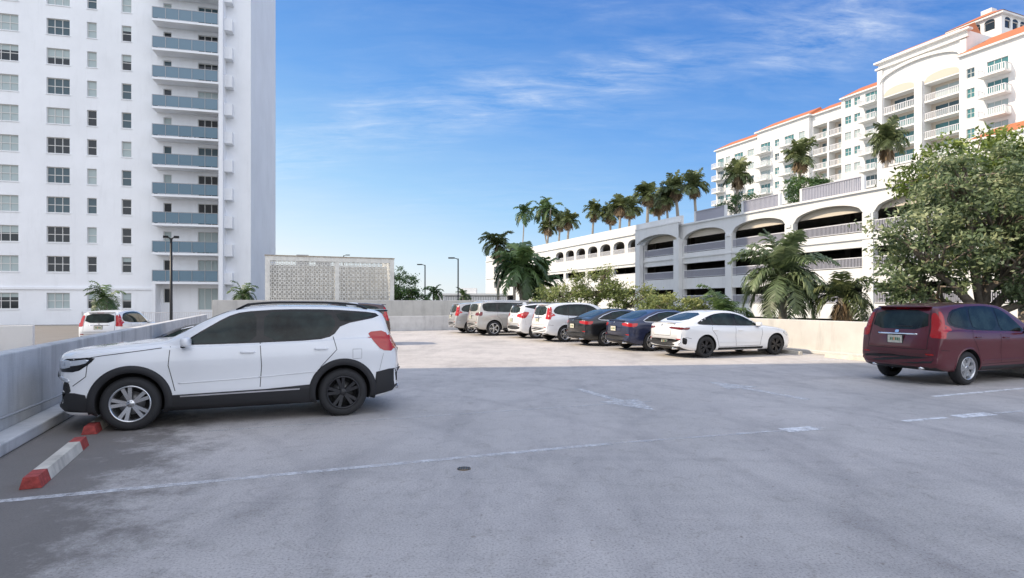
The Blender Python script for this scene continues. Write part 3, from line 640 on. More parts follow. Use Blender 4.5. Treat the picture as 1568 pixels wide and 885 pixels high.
# ------------------------------------------------------------ street furniture
def lamp(x,y,z0,zt,arms=1,ang=0,mat=metal_d,tr=.06,arm=1.0):
    m=MB();m.tube([(x,y,z0),(x,y,z0+.5),(x,y,zt-.12)],[tr*1.5,tr*1.1,tr*.8],mat,10)
    m.tube([(x,y,z0),(x,y,z0+.08)],tr*2.6,mat,12)
    for k in range(arms):
        a=ang+k*pi;d=(math.cos(a),math.sin(a))
        m.tube([(x,y,zt-.2),(x+d[0]*.25*arm,y+d[1]*.25*arm,zt-.1),(x+d[0]*.45*arm,y+d[1]*.45*arm,zt-.08)],[tr*.6,tr*.5,tr*.5],mat,6)
        def F(u,n,z): return (x+(d[0]*u-d[1]*n)*arm,y+(d[1]*u+d[0]*n)*arm,z)
        m.box((.35,-.13,zt-.12),(1.0,.13,zt+.0),mat,F);m.box((.45,-.1,zt-.135),(.9,.1,zt-.121),frame_w,F)
    return m.build('street_lamp')
lamp(-17.4,30,-.35,5.1,2,.3,tr=.07,arm=.36)
lamp(-5.5,60,-3,6.3,1,pi,tr=.08);lamp(-11.1,75,-3,6.6,1,pi,tr=.09)
lamp(-27.5,96,-3,9.5,1,0,tr=.09)
m=MB()
def Fr(u,n,z): return (-30+u*.97,41+u*.245+.97*n,z)
for k in range(110): u=k*.12;m.box((u-.012,-.012,-.3),(u+.012,.012,.95),rail_w,Fr)
for k in range(8): u=k*1.88;m.box((u-.04,-.04,-.35),(u+.04,.04,1.05),rail_w,Fr)
m.box((0,-.025,.95),(13.2,.025,1.0),rail_w,Fr);m.box((0,-.02,-.25),(13.2,.02,-.2),rail_w,Fr);m.build('picket_railing')
m=MB();m.box((-13,104,-3),(-1,112,3.0),white_wall);m.box((-13.3,103.7,3.0),(-.7,112.3,3.3),white_wall);m.box((-9.5,106,3.3),(-6.5,110,4.3),white_wall)
for k in range(5): m.box((-12+k*2.2,103.95,.6),(-10.8+k*2.2,103.99,1.9),gl_dark)
m.build('low_white_building')
m=MB()
for k in range(40): m.box((-8+k*.2,70,1.2),(-7.96+k*.2,70.04,2.4),metal_d)
m.box((-8,69.99,2.4),(0,70.05,2.46),metal_d);m.box((-9,71,-3),(1,71.3,1.2),white_wall);m.build('metal_fence')
# ------------------------------------------------------------ VEHICLES
def pchip(P):
    P=sorted(P);xs=[p[0] for p in P];ys=[p[1] for p in P];n=len(xs);h=[xs[i+1]-xs[i] for i in range(n-1)];dl=[(ys[i+1]-ys[i])/h[i] for i in range(n-1)]
    d=[0]*n;d[0]=dl[0];d[-1]=dl[-1]
    for i in range(1,n-1):
        if dl[i-1]*dl[i]<=0: d[i]=0
        else: w1=2*h[i]+h[i-1];w2=h[i]+2*h[i-1];d[i]=(w1+w2)/(w1/dl[i-1]+w2/dl[i])
    def f(x):
        if x<=xs[0]: return ys[0]
        if x>=xs[-1]: return ys[-1]
        i=0
        while x>xs[i+1]: i+=1
        t=(x-xs[i])/h[i];return (2*t**3-3*t*t+1)*ys[i]+(t**3-2*t*t+t)*h[i]*d[i]+(-2*t**3+3*t*t)*ys[i+1]+(t**3-t*t)*h[i]*d[i+1]
    return f
glassM=M('auto_glass',(.016,.026,.024),.02,spec=.28,var=.9,scale=2.6);blackP=M('black_plastic',(.028,.028,.03),.55,bump=.1,bscale=300,spec=.3);glossB=M('gloss_black',(.01,.01,.011),.12,spec=.4)  # auto_glass: colour noise paints in reflections and an interior seen through
tyre=M('tyre_rubber',(.022,.022,.023),.75,bump=.2,bscale=60);chrome=M('chrome',(.75,.75,.76),.12,metal=1);alloy=M('alloy_silver',(.62,.63,.64),.22,metal=.9);alloyD=M('alloy_dark',(.035,.035,.038),.3,metal=.5)
redL=M('tail_light_red',(.45,.010,.012),.12,coat=.5);redD=M('tail_light_dark',(.14,.004,.006),.1,coat=.5);lampC=M('headlight',(.60,.63,.67),.08,metal=.4,coat=1);seam=M('panel_gap',(.012,.012,.012),.8);seamS=M('panel_gap_soft',(.25,.25,.25),.8);disc=M('brake_disc',(.2,.2,.2),.4,metal=.8)
plate=M('licence_plate',(.62,.60,.50),.4,var=.25,scale=30);inter=M('wheel_well',(.012,.012,.012),.95)
def paint(name,c,met=0,coat=1): return M(name,c,.32,metal=met,coat=coat,var=.02,scale=2)
_wh={}
def wheel_mesh(Rt,w,n,style,mat):
    key=(Rt,w,n,style,mat.name)
    if key in _wh: return _wh[key]
    m=MB();rr=Rt*.70
    prof=[(rr-.012,-w/2+.02),(rr+.01,-w/2+.005),(Rt*.88,-w/2),(Rt-.02,-w/2+.02),(Rt,-w/2+.05),(Rt,w/2-.05),(Rt-.02,w/2-.02),(Rt*.88,w/2),(rr+.01,w/2-.005),(rr-.012,w/2-.02)]
    def lathe(prof,mat,seg=40,sm=True):
        V=[];Fc=[]
        for k in range(seg):
            a=2*pi*k/seg
            for r,y in prof: V.append((r*math.cos(a),y,r*math.sin(a)))
        n2=len(prof)
        for k in range(seg):
            for j in range(n2-1): k2=(k+1)%seg;Fc.append((k*n2+j,k*n2+j+1,k2*n2+j+1,k2*n2+j))
        m.mesh(V,Fc,mat,sm)
    lathe(prof,tyre)
    lathe([(rr-.005,w/2-.012),(rr-.004,w/2-.004),(rr-.022,w/2-.006),(rr-.03,w/2-.03),(rr-.045,-w/2+.03)],mat)
    lathe([(.001,w/2-.12),(rr*.62,w/2-.12),(rr*.62,w/2-.14)],disc);lathe([(rr*.62,w/2-.15),(rr-.03,w/2-.15)],inter)
    lathe([(.001,w/2-.03),(.045,w/2-.03),(.06,w/2-.045),(.062,w/2-.12)],mat,20)
    for k in range(n):
        a0=2*pi*k/n
        offs=[-1,1] if style=='double' else [0]
        for o in offs:
            def P(r,t,y):
                aa=a0+o*(.20 if style=='double' else 0)*(.55+.45*r/rr);c,s=math.cos(aa),math.sin(aa);return (r*c-t*s,y,r*s+t*c)
            wi=.020 if style=='double' else .030;wo=.024 if style=='double' else .046
            if n>7: wi,wo=.012,.017
            yo=w/2-.022;yi=w/2-.035;r0,r1=.04,rr-.018
            V=[P(r0,-wi,yi),P(r0,wi,yi),P(r1,wo,yo),P(r1,-wo,yo),P(r0,-wi*1.4,yi-.04),P(r0,wi*1.4,yi-.04),P(r1,wo*1.3,yo-.05),P(r1,-wo*1.3,yo-.05)]
            m.mesh(V,[(0,1,2,3),(0,4,5,1),(1,5,6,2),(2,6,7,3),(3,7,4,0)],mat,False)
    for k in range(5):
        a=2*pi*(k+.5)/5;c=(.032*math.cos(a),w/2-.029,.032*math.sin(a));m.tube([c,(c[0],c[1]+.006,c[2])],.006,metal_d,6)
    o=m.build('wheel');me=o.data;bpy.data.objects.remove(o);_wh[key]=me;return me
def chaikin(P,n=2):
    for _ in range(n):
        Q=[]
        for i in range(len(P)):
            a,b=P[i],P[(i+1)%len(P)];Q+=[(a[0]*.8+b[0]*.2,a[1]*.8+b[1]*.2),(a[0]*.2+b[0]*.8,a[1]*.2+b[1]*.8)]
        P=Q
    return P
class Car:
    def __init__(s,name,p,loc,ang,paintm):
        s.p=p;s.r=root(name,(loc[0],loc[1],loc[2] if len(loc)>2 else 0),ang);s.paint=paintm;s.body();s.parts={}
    def body(s):
        p=s.p;L,W=p['L'],p['W'];N=84;top=pchip(p['top']);belt=pchip(p['belt']);bot=pchip(p['bot']);wd=pchip(p['wid']);tum=p['tum'];rings=[]
        s.top=top
        for i in range(N+1):
            t=-1+2*i/N;x=L/2*(.62*math.sin(t*pi/2)+.38*t)
            zt=top(x);zb=bot(x);zl=min(belt(x),zt-.035);zl=max(zl,zb+.1);w=wd(x)*W/2;h=zt-zl;q=max(0,min(1,h/.3));hb=zl-zb
            wb=w*(.955-.0*q)
            r=[(0,zb),(.78*w,zb),(.94*w,zb+.05*min(1,hb*3)),(.985*w,zb+.28*hb),(.982*w,zb+.50*hb),(1.0*w,zb+.78*hb),(.968*w,zl-.012*q-.002),(wb-.012*q-(1-q)*.02,zl+.05*h*q+.1*h*(1-q))]
            wt=wb-tum*h*.9;r+=[(wb-tum*h*.45-(1-q)*.06,zl+.55*h),(wt-(1-q)*.12,zt-.075*q-.012*(1-q)),(wt-.075*q-(1-q)*.2,zt-.022*q-.006*(1-q)),(wt*.55,zt-.004*q-.003),(0,zt)]
            pts=[];n=len(r)
            for k in range(n-1):
                p0=r[max(k-1,0)];p1=r[k];p2=r[k+1];p3=r[min(k+2,n-1)]
                if k==n-2: p3=(-p1[0],p1[1])
                if k in (0,1): sub=2
                else: sub=3
                for j in range(sub):
                    u=j/sub
                    pts.append(tuple(.5*((2*p1[c])+(-p0[c]+p2[c])*u+(2*p0[c]-5*p1[c]+4*p2[c]-p3[c])*u*u+(-p0[c]+3*p1[c]-3*p2[c]+p3[c])*u**3) for c in (0,1)))
            pts.append(r[-1])
            full=[(y,z) for y,z in pts]+[(-y,z) for y,z in pts[-2:0:-1]]
            sg=1 if x>0 else -1;e=max(0,(abs(x)-(L/2-.8))/.8);cb=p['cbf'] if x>0 else p['cbr']
            ring=[]
            for y,z in full: ring.append((x-sg*cb*e*e*(abs(y)/(W/2))**2.4,y,z))
            rings.append(ring)
        n=len(rings[0]);V=[v for r in rings for v in r];F=[]
        for i in range(N):
            for k in range(n): k2=(k+1)%n;F.append((i*n+k,i*n+k2,(i+1)*n+k2,(i+1)*n+k))
        F.append(tuple(range(n))[::-1]);F.append(tuple(N*n+k for k in range(n)))
        me=bpy.data.meshes.new('body');me.from_pydata(V,[],F);bm=bmesh.new();bm.from_mesh(me);bmesh.ops.recalc_face_normals(bm,faces=bm.faces);bm.to_mesh(me)
        s.bvh=BVHTree.FromBMesh(bm);bm.free()
        o=bpy.data.objects.new('body',me);COL.objects.link(o)
        Ra=p['Ra'];zc=p['Rt']+.015;cv=MB()
        for x in (p['xf'],p['xr']):
            for sg in (-1,1):
                a=sg*(W/2-.36);b=sg*(W/2+.3);seg=44;Vc=[];Fc=[]
                for y in (a,b):
                    for k in range(seg): t=2*pi*k/seg;Vc.append((x+Ra*math.cos(t),y,zc+Ra*math.sin(t)))
                for k in range(seg): k2=(k+1)%seg;Fc.append((k,k2,seg+k2,seg+k))
                Fc.append(tuple(range(seg))[::-1]);Fc.append(tuple(range(seg,2*seg)));cv.mesh(Vc,Fc,inter,False)
        co=cv.build('cut',fixn=True)
        md=o.modifiers.new('b','BOOLEAN');md.operation='DIFFERENCE';md.object=co;md.solver='EXACT'
        dg=bpy.context.evaluated_depsgraph_get();me2=bpy.data.meshes.new_from_object(o.evaluated_get(dg));bpy.data.objects.remove(o);bpy.data.objects.remove(co)
        me2.materials.clear()
        for m_ in (s.paint,inter,blackP): me2.materials.append(m_)
        bm=bmesh.new();bm.from_mesh(me2)
        for f in bm.faces:
            f.smooth=True;f.material_index=0
            inside=False
            for x in (p['xf'],p['xr']):
                if all((v.co.x-x)**2+(v.co.z-zc)**2<(Ra+.004)**2 for v in f.verts): inside=True
            if inside: f.material_index=1;f.smooth=False
            elif f.normal.z<-.75 and f.calc_center_median().z<.45: f.material_index=2
        for e in bm.edges:
            if len(e.link_faces)==2 and (e.link_faces[0].material_index!=e.link_faces[1].material_index and 1 in (e.link_faces[0].material_index,e.link_faces[1].material_index)): e.smooth=False
        bm.to_mesh(me2);bm.free()
        ob=bpy.data.objects.new('body',me2);COL.objects.link(ob);ob.parent=s.r
        w=p['tw']
        for (x,nm) in ((p['xf'],'front'),(p['xr'],'rear')):
            mt=p['rim_f'] if nm=='front' else p['rim_r']
            for sg in (-1,1):
                wo=bpy.data.objects.new('wheel_'+nm+('_left' if sg>0 else '_right'),wheel_mesh(p['Rt'],w,p['spk'][0],p['spk'][1],mt));COL.objects.link(wo);wo.parent=s.r
                wo.location=(x,sg*(W/2-.025-w/2),p['Rt']);wo.rotation_euler=(0,R.uniform(0,6),0) if sg>0 else (0,R.uniform(0,6),pi)
        ax=MB()
        for x in (p['xf'],p['xr']): ax.tube([(x,-W/2+.2,p['Rt']),(x,W/2-.2,p['Rt'])],.05,inter,8)
        ax.build('axles',s.r)
    def _proj(s,axis,u,v,sg=1):
        if axis=='side': o,d=Vector((u,3*sg,v)),Vector((0,-sg,0));fb=Vector((u,s.p['W']/2*sg,v))
        elif axis=='rear': o,d=Vector((-5,u,v)),Vector((1,0,0));fb=Vector((-s.p['L']/2,u,v))
        elif axis=='front': o,d=Vector((5,u,v)),Vector((-1,0,0));fb=Vector((s.p['L']/2,u,v))
        elif axis=='top': o,d=Vector((u,v,4)),Vector((0,0,-1));fb=Vector((u,v,1.5))
        h=s.bvh.ray_cast(o,d)
        if h[0] is None: h=s.bvh.find_nearest(fb)
        return h[0],h[1]
    def patch(s,name,poly,mat,axis='side',off=.004,th=0,round_=0,mirror=True,step=.07):
        if round_: poly=chaikin(poly,round_)
        bm=bmesh.new();vs=[bm.verts.new((a,b,0)) for a,b in poly];tri=tessellate_polygon([[Vector((a,b,0)) for a,b in poly]])
        for t in tri:
            try: bm.faces.new([vs[i] for i in t])
            except ValueError: pass
        for ax in (0,1):
            lo=min(q[ax] for q in poly);hi=max(q[ax] for q in poly);n=int((hi-lo)/step)
            for k in range(1,n+1):
                c=lo+(hi-lo)*k/(n+1);no=(1,0,0) if ax==0 else (0,1,0);pt=(c,0,0) if ax==0 else (0,c,0)
                bmesh.ops.bisect_plane(bm,geom=bm.verts[:]+bm.edges[:]+bm.faces[:],plane_co=pt,plane_no=no,dist=1e-5)
        bm.verts.ensure_lookup_table();co=[(v.co.x,v.co.y) for v in bm.verts]
        for i,v in enumerate(bm.verts): v.index=i
        fc=[tuple(v.index for v in f.verts) for f in bm.faces];bm.free()
        m=MB()
        for sg in ((1,-1) if axis=='side' and mirror else (1,)):
            V=[]
            for a,b in co: h,nn=s._proj(axis,a,b,sg);V.append(h+nn*off)
            m.mesh(V,fc,mat,True)
        o=m.build(name,s.r)
        bm=bmesh.new();bm.from_mesh(o.data);bmesh.ops.recalc_face_normals(bm,faces=bm.faces)
        for f in bm.faces:
            c=f.calc_center_median();d=Vector((0,c.y,0)) if axis=='side' else Vector((c.x,0,0)) if axis in('front','rear') else Vector((0,0,1))
            if f.normal.dot(d)<0: f.normal_flip()
        bm.to_mesh(o.data);bm.free()
        if th:
            sm=o.modifiers.new('s','SOLIDIFY');sm.thickness=th+off;sm.offset=-1
        return o
    def strips(s,name,lines,w,mat,axis='side',off=.003,th=0):
        m=MB()
        for ln in lines:
            pts=[]
            for i in range(len(ln)-1):
                a,b=ln[i],ln[i+1];d=math.hypot(b[0]-a[0],b[1]-a[1]);n=max(1,int(d/.05))
                for k in range(n): pts.append((a[0]+(b[0]-a[0])*k/n,a[1]+(b[1]-a[1])*k/n))
            pts.append(ln[-1])
            for sg in ((1,-1) if axis=='side' else (1,)):
                V=[];n=len(pts)
                for i,q in enumerate(pts):
                    a=pts[max(i-1,0)];b=pts[min(i+1,n-1)];d=Vector((b[0]-a[0],b[1]-a[1])).normalized();pn=Vector((-d.y,d.x))*w/2
                    for k in (-1,1):
                        h,nn=s._proj(axis,q[0]+pn.x*k,q[1]+pn.y*k,sg);V.append(h+nn*off)
                m.mesh(V,[(2*i,2*i+1,2*i+3,2*i+2) for i in range(n-1)],mat,True)
        o=m.build(name,s.r)
        if th: sm=o.modifiers.new('s','SOLIDIFY');sm.thickness=th;sm.offset=0
        return o
    def rounded(s,name,c,sz,mat,rot=0,mirror=True,ex=.5):
        m=MB()
        for sg in ((1,-1) if mirror else (1,)):
            V=[];F=[];nu,nv=16,10
            def se(t,e): return math.copysign(abs(t)**e,t)
            for j in range(nv+1):
                ph=-pi/2+pi*j/nv
                for i in range(nu):
                    th=2*pi*i/nu;x=sz[0]*se(math.cos(ph),ex)*se(math.cos(th),ex);y=sz[1]*se(math.cos(ph),ex)*se(math.sin(th),ex);z=sz[2]*se(math.sin(ph),ex)
                    xr=x*math.cos(rot)-y*math.sin(rot);yr=x*math.sin(rot)+y*math.cos(rot);V.append((c[0]+xr,sg*(c[1]+yr),c[2]+z))
            for j in range(nv):
                for i in range(nu): i2=(i+1)%nu;F.append((j*nu+i,j*nu+i2,(j+1)*nu+i2,(j+1)*nu+i))
            m.mesh(V,F,mat,True)
        return m.build(name,s.r,fixn=True)
    def arch_ring(s,r0,r1,mat,th=.012,off=.004,low=.2):
        p=s.p;zc=p['Rt']+.015;m=MB()
        for x in (p['xf'],p['xr']):
            for sg in (1,-1):
                V=[];seg=36;a0=-.36;a1=pi+.36
                for k in range(seg+1):
                    a=a0+(a1-a0)*k/seg
                    for r in (r0,r0+.02,r1-.01,r1):
                        h,nn=s._proj('side',x+r*math.cos(a),zc+r*math.sin(a),sg);rr=off if r in (r0,) else (0.0 if r==r1 else off+th)
                        V.append(h+nn*rr)
                F=[]
                for k in range(seg):
                    for j in range(3): b=k*4+j;F.append((b,b+1,b+5,b+4))
                m.mesh(V,F,mat,True)
        m.build('wheel_arch_trim',s.r)
    def rails(s,x0,x1,mat,yin=.13,h=.05):
        m=MB()
        for sg in (1,-1):
            pts=[];n=12
            for k in range(n+1):
                x=x0+(x1-x0)*k/n;y=s.p['rail_y']
                hz,_=s._proj('top',x,y*sg);e=min(1,min(k,n-k)/1.0);pts.append((x,y*sg,hz.z+h*e))
            m.tube(pts,.018,mat,8)
        m.build('roof_rails',s.r)
M_green=M('plate_green',(.05,.2,.09),.5);M_orange=M('plate_orange',(.7,.25,.03),.5)
def detail(c,k):
    p=c.p;W=p['W'];L=p['L']
    c.patch('window_surround',k['dlo'],glossB,off=.003,round_=1)
    for i,g in enumerate(k['glass']): c.patch('side_window_%d'%(i+1),g,glassM,off=.007,round_=1)
    if 'chrome' in k: c.strips('window_chrome',[k['chrome']],.018,chrome,off=.009)
    c.patch('windshield',k['ws'],glassM,'front',off=.004,round_=1);c.patch('rear_window',k['rw'],glassM,'rear',off=.004,round_=1)
    c.strips('door_gaps',k['seams'],.009,seam,off=.0025)
    if 'soft' in k: c.strips('fuel_door_gap',k['soft'],.005,seamS,off=.0025)
    for x,z in k['handles']:
        h,nn=c._proj('side',x,z,1);c.rounded('door_handle',(h.x,abs(h.y)+.018,h.z),(.10,.018,.016),k.get('hmat',c.paint),ex=.6)
    mx,mz=k['mirror'];h,_=c._proj('side',mx,mz-.05,1)
    c.rounded('side_mirror',(mx-.02,abs(h.y)+.12,mz+.025),(.06,.10,.065),k.get('mmat',c.paint),rot=-.15,ex=.6);c.rounded('mirror_stem',(mx+.02,abs(h.y)+.05,mz-.04),(.03,.07,.018),glossB)
    for nm,pl,mt,ax in k['lights']: c.patch(nm,pl,mt,ax,off=.006 if mt is not lampC else .009,th=0 if 'tail' in nm else .006,round_=1,step=.04)
    if 'ridge' in k: c.strips('body_crease',k['ridge'],.012,c.paint,off=.006,th=.006)
    z=k['plate'];h,_=c._proj('rear',0,z);m=MB();x=h.x-.012
    m.box((x-.008,-.155,z-.08),(x+.02,.155,z+.08),plate);m.box((x-.004,-.17,z-.095),(x+.022,.17,z+.095),blackP)
    for q in range(6): m.box((x-.0095,-.11+q*.038,z-.03),(x-.0085,-.085+q*.038,z+.03),M_green if q!=3 else M_orange)
    m.build('licence_plate',c.r)
    c.patch('rear_bumper_lower',[(-W*.38,p['zr']),(W*.38,p['zr']),(W*.42,p['zr']+.14),(-W*.42,p['zr']+.14)],blackP,'rear',off=.008,th=.01,round_=1)
    c.patch('grille',[(-.5,.52),(.5,.52),(.55,.78),(-.55,.78)],blackP,'front',off=.006,round_=1)
    c.patch('rear_logo',[(-.04,k['logo']-.03),(.04,k['logo']-.03),(.04,k['logo']+.03),(-.04,k['logo']+.03)],chrome,'rear',off=.01,round_=2)
    m=MB()
    for sg in (-1,1): m.tube([(-L/2+.45,sg*.5,p['zr']-.09),(-L/2+.06,sg*.5,p['zr']-.09)],.032,chrome,10)
    m.build('exhaust',c.r)
    c.strips('tailgate_gap',k['gate'],.010,seam,'rear',off=.003)
    z=p['zr']+.18
    c.patch('reflector_left',[(W*.33,z),(W*.41,z),(W*.41,z+.035),(W*.33,z+.035)],redL,'rear',off=.008);c.patch('reflector_right',[(-W*.33,z),(-W*.41,z),(-W*.41,z+.035),(-W*.33,z+.035)],redL,'rear',off=.008)
def suvA():
    return dict(L=4.63,W=1.84,tum=.34,cbf=.30,cbr=.20,Rt=.355,Ra=.40,tw=.235,xf=1.36,xr=-1.365,zr=.44,rail_y=.60,
    top=[(2.315,.72),(2.305,.92),(2.25,1.02),(2.1,1.065),(1.7,1.11),(1.25,1.15),(1.0,1.18),(.8,1.28),(.5,1.455),(.2,1.58),(-.05,1.64),(-.5,1.67),(-1.1,1.665),(-1.7,1.615),(-1.98,1.565),(-2.05,1.48),(-2.14,1.25),(-2.22,1.08),(-2.28,.98),(-2.31,.80),(-2.315,.68)],
    belt=[(2.3,.80),(2.1,.97),(1.0,1.08),(0,1.10),(-1.0,1.13),(-1.6,1.16),(-2.2,1.14)],
    bot=[(2.315,.34),(2.2,.23),(1.9,.21),(1.0,.21),(-1.0,.21),(-1.9,.24),(-2.25,.34),(-2.315,.42)],
    wid=[(2.315,.84),(2.2,.91),(2.0,.955),(1.5,.985),(1.0,.975),(0,.98),(-1.0,.985),(-1.5,1.0),(-2.0,.965),(-2.2,.93),(-2.315,.86)],rim_f=alloy,rim_r=alloy,spk=(5,'double'))
def suvA_detail(c,clad=True):
    k=dict(dlo=[(.80,1.115),(.60,1.26),(.22,1.495),(.02,1.565),(-.5,1.60),(-1.2,1.595),(-1.85,1.545),(-1.93,1.48),(-1.35,1.37),(-1.22,1.20),(-1.0,1.145),(0,1.12)],
    glass=[[(.74,1.14),(.58,1.245),(.22,1.465),(.02,1.535),(-.17,1.55),(-.17,1.15),(.3,1.13)],[(-.27,1.15),(-.27,1.555),(-.75,1.565),(-1.17,1.55),(-1.27,1.39),(-1.17,1.22),(-1.0,1.165)],[(-1.25,1.55),(-1.35,1.395),(-1.8,1.485),(-1.8,1.525)]],
    ws=[(-.70,1.21),(.70,1.21),(.56,1.57),(-.56,1.57)],rw=[(-.60,1.20),(.60,1.20),(.53,1.50),(-.53,1.50)],
    seams=[[(.90,1.10),(.92,.85),(.84,.50)],[(-.22,1.13),(-.24,.8),(-.22,.50)],[(-1.22,1.19),(-1.27,1.0),(-1.05,.76),(-.90,.50)],[(1.95,.955),(1.7,1.0),(1.0,1.085)],[(2.0,.62),(1.85,.74),(1.83,.92)]],
    soft=[[(-1.9,.66),(-1.96,.92)],[(-1.50,1.0),(-1.50,.86),(-1.63,.86),(-1.63,1.0),(-1.50,1.0)]],
    handles=[(-.06,1.0),(-1.05,1.02)],mirror=(.72,1.14),
    lights=[('headlight_bezel',[(2.2,.80),(2.17,.96),(1.74,.99),(1.80,.91),(1.95,.80)],glossB,'side'),('headlight',[(2.12,.86),(2.12,.93),(1.80,.965),(1.86,.90)],lampC,'side'),('headlight_front',[(.52,.84),(.82,.84),(.82,.95),(.52,.94)],lampC,'front'),('headlight_front_r',[(-.52,.84),(-.82,.84),(-.82,.95),(-.52,.94)],lampC,'front'),
      ('tail_light',[(-1.72,1.25),(-1.80,1.12),(-1.93,.97),(-2.12,.95),(-2.08,1.10),(-1.99,1.27)],redL,'side'),('tail_light_rear_l',[(.46,1.03),(.88,.97),(.86,1.22),(.46,1.14)],redL,'rear'),('tail_light_rear_r',[(-.46,1.03),(-.88,.97),(-.86,1.22),(-.46,1.14)],redL,'rear'),
      ('fog_bezel',[(2.2,.74),(2.2,.52),(2.02,.52),(2.05,.68)],blackP,'side'),('drl',[(2.19,.75),(2.19,.71),(2.05,.66),(2.03,.70)],lampC,'side')],
    plate=.86,logo=1.08,gate=[[(-.66,1.5),(-.74,1.1),(-.70,.70),(.70,.70),(.74,1.1),(.66,1.5)]],ridge=[[(-.2,.64),(-1.0,.69)],[(.8,.60),(-.2,.64)]])
    detail(c,k);c.rails(.1,-1.75,glossB)
    if clad:
        c.arch_ring(.398,.495,blackP,th=.016)
        c.patch('sill_cladding',[(.95,.235),(-.95,.235),(-.90,.50),(-.3,.465),(.89,.445)],blackP,off=.014,th=.014)
        c.strips('sill_chrome',[[(.78,.425),(-.75,.445)]],.020,chrome,off=.018)
        c.patch('front_bumper_cladding',[(1.80,.27),(1.86,.50),(1.98,.53),(2.24,.53),(2.24,.38),(2.1,.29)],blackP,off=.010,th=.01);c.patch('rear_bumper_cladding',[(-1.81,.28),(-1.85,.64),(-2.05,.68),(-2.25,.68),(-2.25,.46),(-2.1,.34)],blackP,off=.01,th=.01)
        c.patch('rear_cladding',[(-.76,.46),(.76,.46),(.80,.66),(-.80,.66)],blackP,'rear',off=.007,th=.01);c.patch('front_cladding',[(-.72,.38),(.72,.38),(.74,.50),(-.74,.50)],blackP,'front',off=.007,th=.01)
    c.rounded('roof_spoiler',(-1.98,0,1.568),(.14,.56,.022),glossB,mirror=False,ex=.5)
    c.rounded('shark_fin',(-1.6,0,1.665),(.10,.02,.035),c.paint,mirror=False,ex=.8)
def suvB():
    return dict(L=4.54,W=1.82,tum=.33,cbf=.34,cbr=.16,Rt=.345,Ra=.385,tw=.225,xf=1.33,xr=-1.29,zr=.44,rail_y=.60,
    top=[(2.27,.62),(2.25,.85),(2.15,.98),(1.9,1.05),(1.5,1.11),(1.15,1.16),(.95,1.25),(.6,1.45),(.3,1.60),(0,1.67),(-.5,1.70),(-1.1,1.69),(-1.65,1.65),(-1.95,1.60),(-2.03,1.50),(-2.12,1.22),(-2.18,1.05),(-2.22,.95),(-2.255,.78),(-2.27,.66)],
    belt=[(2.2,.72),(2.0,.90),(1.0,1.03),(0,1.06),(-1.0,1.09),(-1.6,1.12),(-2.2,1.12)],
    bot=[(2.27,.36),(2.15,.26),(1.8,.25),(-1.8,.28),(-2.2,.36),(-2.27,.42)],
    wid=[(2.27,.80),(2.1,.90),(1.9,.95),(1.4,.99),(1.0,.975),(0,.985),(-1.3,1.0),(-1.9,.975),(-2.15,.945),(-2.27,.89)],rim_f=alloy,rim_r=alloy,spk=(6,'single'))
def suvB_detail(c,tail=redL,trim=True):
    k=dict(dlo=[(.72,1.07),(.55,1.21),(.20,1.49),(-.05,1.59),(-.5,1.63),(-1.2,1.61),(-1.65,1.53),(-1.84,1.34),(-1.76,1.21),(-1.2,1.13),(0,1.09)],
    glass=[[(.66,1.095),(.52,1.20),(.2,1.46),(-.03,1.56),(-.17,1.585),(-.17,1.11),(.2,1.10)],[(-.25,1.12),(-.25,1.59),(-.6,1.60),(-1.03,1.585),(-1.12,1.38),(-1.08,1.15)],[(-1.13,1.57),(-1.2,1.38),(-1.15,1.17),(-1.70,1.235),(-1.77,1.33),(-1.62,1.49),(-1.3,1.56)]],
    ws=[(-.70,1.24),(.70,1.24),(.58,1.61),(-.58,1.61)],rw=[(-.60,1.14),(.60,1.14),(.55,1.54),(-.55,1.54)],
    seams=[[(.85,1.04),(.87,.85),(.80,.44)],[(-.21,1.08),(-.23,.8),(-.20,.42)],[(-1.13,1.13),(-1.18,.98),(-1.0,.74),(-.86,.42)],[(.80,.435),(-.86,.415)],[(-1.86,.72),(-2.08,.74)],[(1.9,.62),(1.8,.9)]],
    handles=[(-.05,.96),(-1.0,.98)],mirror=(.66,1.10),
    lights=[('headlight',[(2.1,.78),(2.0,.90),(1.62,.93),(1.8,.78)],lampC,'side'),('headlight_front',[(.5,.76),(.8,.78),(.8,.90),(.5,.88)],lampC,'front'),('headlight_front_r',[(-.5,.76),(-.8,.78),(-.8,.90),(-.5,.88)],lampC,'front'),
      ('tail_light',[(-1.90,1.52),(-1.89,1.36),(-1.95,1.10),(-1.98,.97),(-2.10,.97),(-2.05,1.15),(-1.96,1.50)],tail,'side'),('tail_light_rear_l',[(.61,1.48),(.655,1.14),(.65,.98),(.87,.97),(.85,1.15),(.70,1.48)],tail,'rear'),('tail_light_rear_r',[(-.61,1.48),(-.655,1.14),(-.65,.98),(-.87,.97),(-.85,1.15),(-.70,1.48)],tail,'rear')],
    plate=.93,logo=1.09,gate=[[(-.58,1.57),(-.63,1.14),(-.63,.74),(.63,.74),(.63,1.14),(.58,1.57)]],ridge=[[(.8,.50),(-.85,.50)]])
    detail(c,k);c.arch_ring(.384,.415,c.paint,th=.008)
    if trim: c.patch('sill_cladding',[(.92,.28),(-.88,.30),(-.86,.37),(.90,.37)],blackP,off=.010,th=.010)
    c.patch('plate_garnish',[(-.42,1.025),(.42,1.025),(.42,1.055),(-.42,1.055)],chrome,'rear',off=.009,th=.008)
    c.patch('high_brake_light',[(-.14,1.565),(.14,1.565),(.14,1.585),(-.14,1.585)],redL,'rear',off=.008)
    c.rounded('rear_wiper',(-2.125,-.12,1.20),(.012,.2,.010),blackP,mirror=False)
    c.rounded('roof_spoiler',(-1.94,0,1.612),(.13,.56,.020),c.paint,mirror=False,ex=.5)
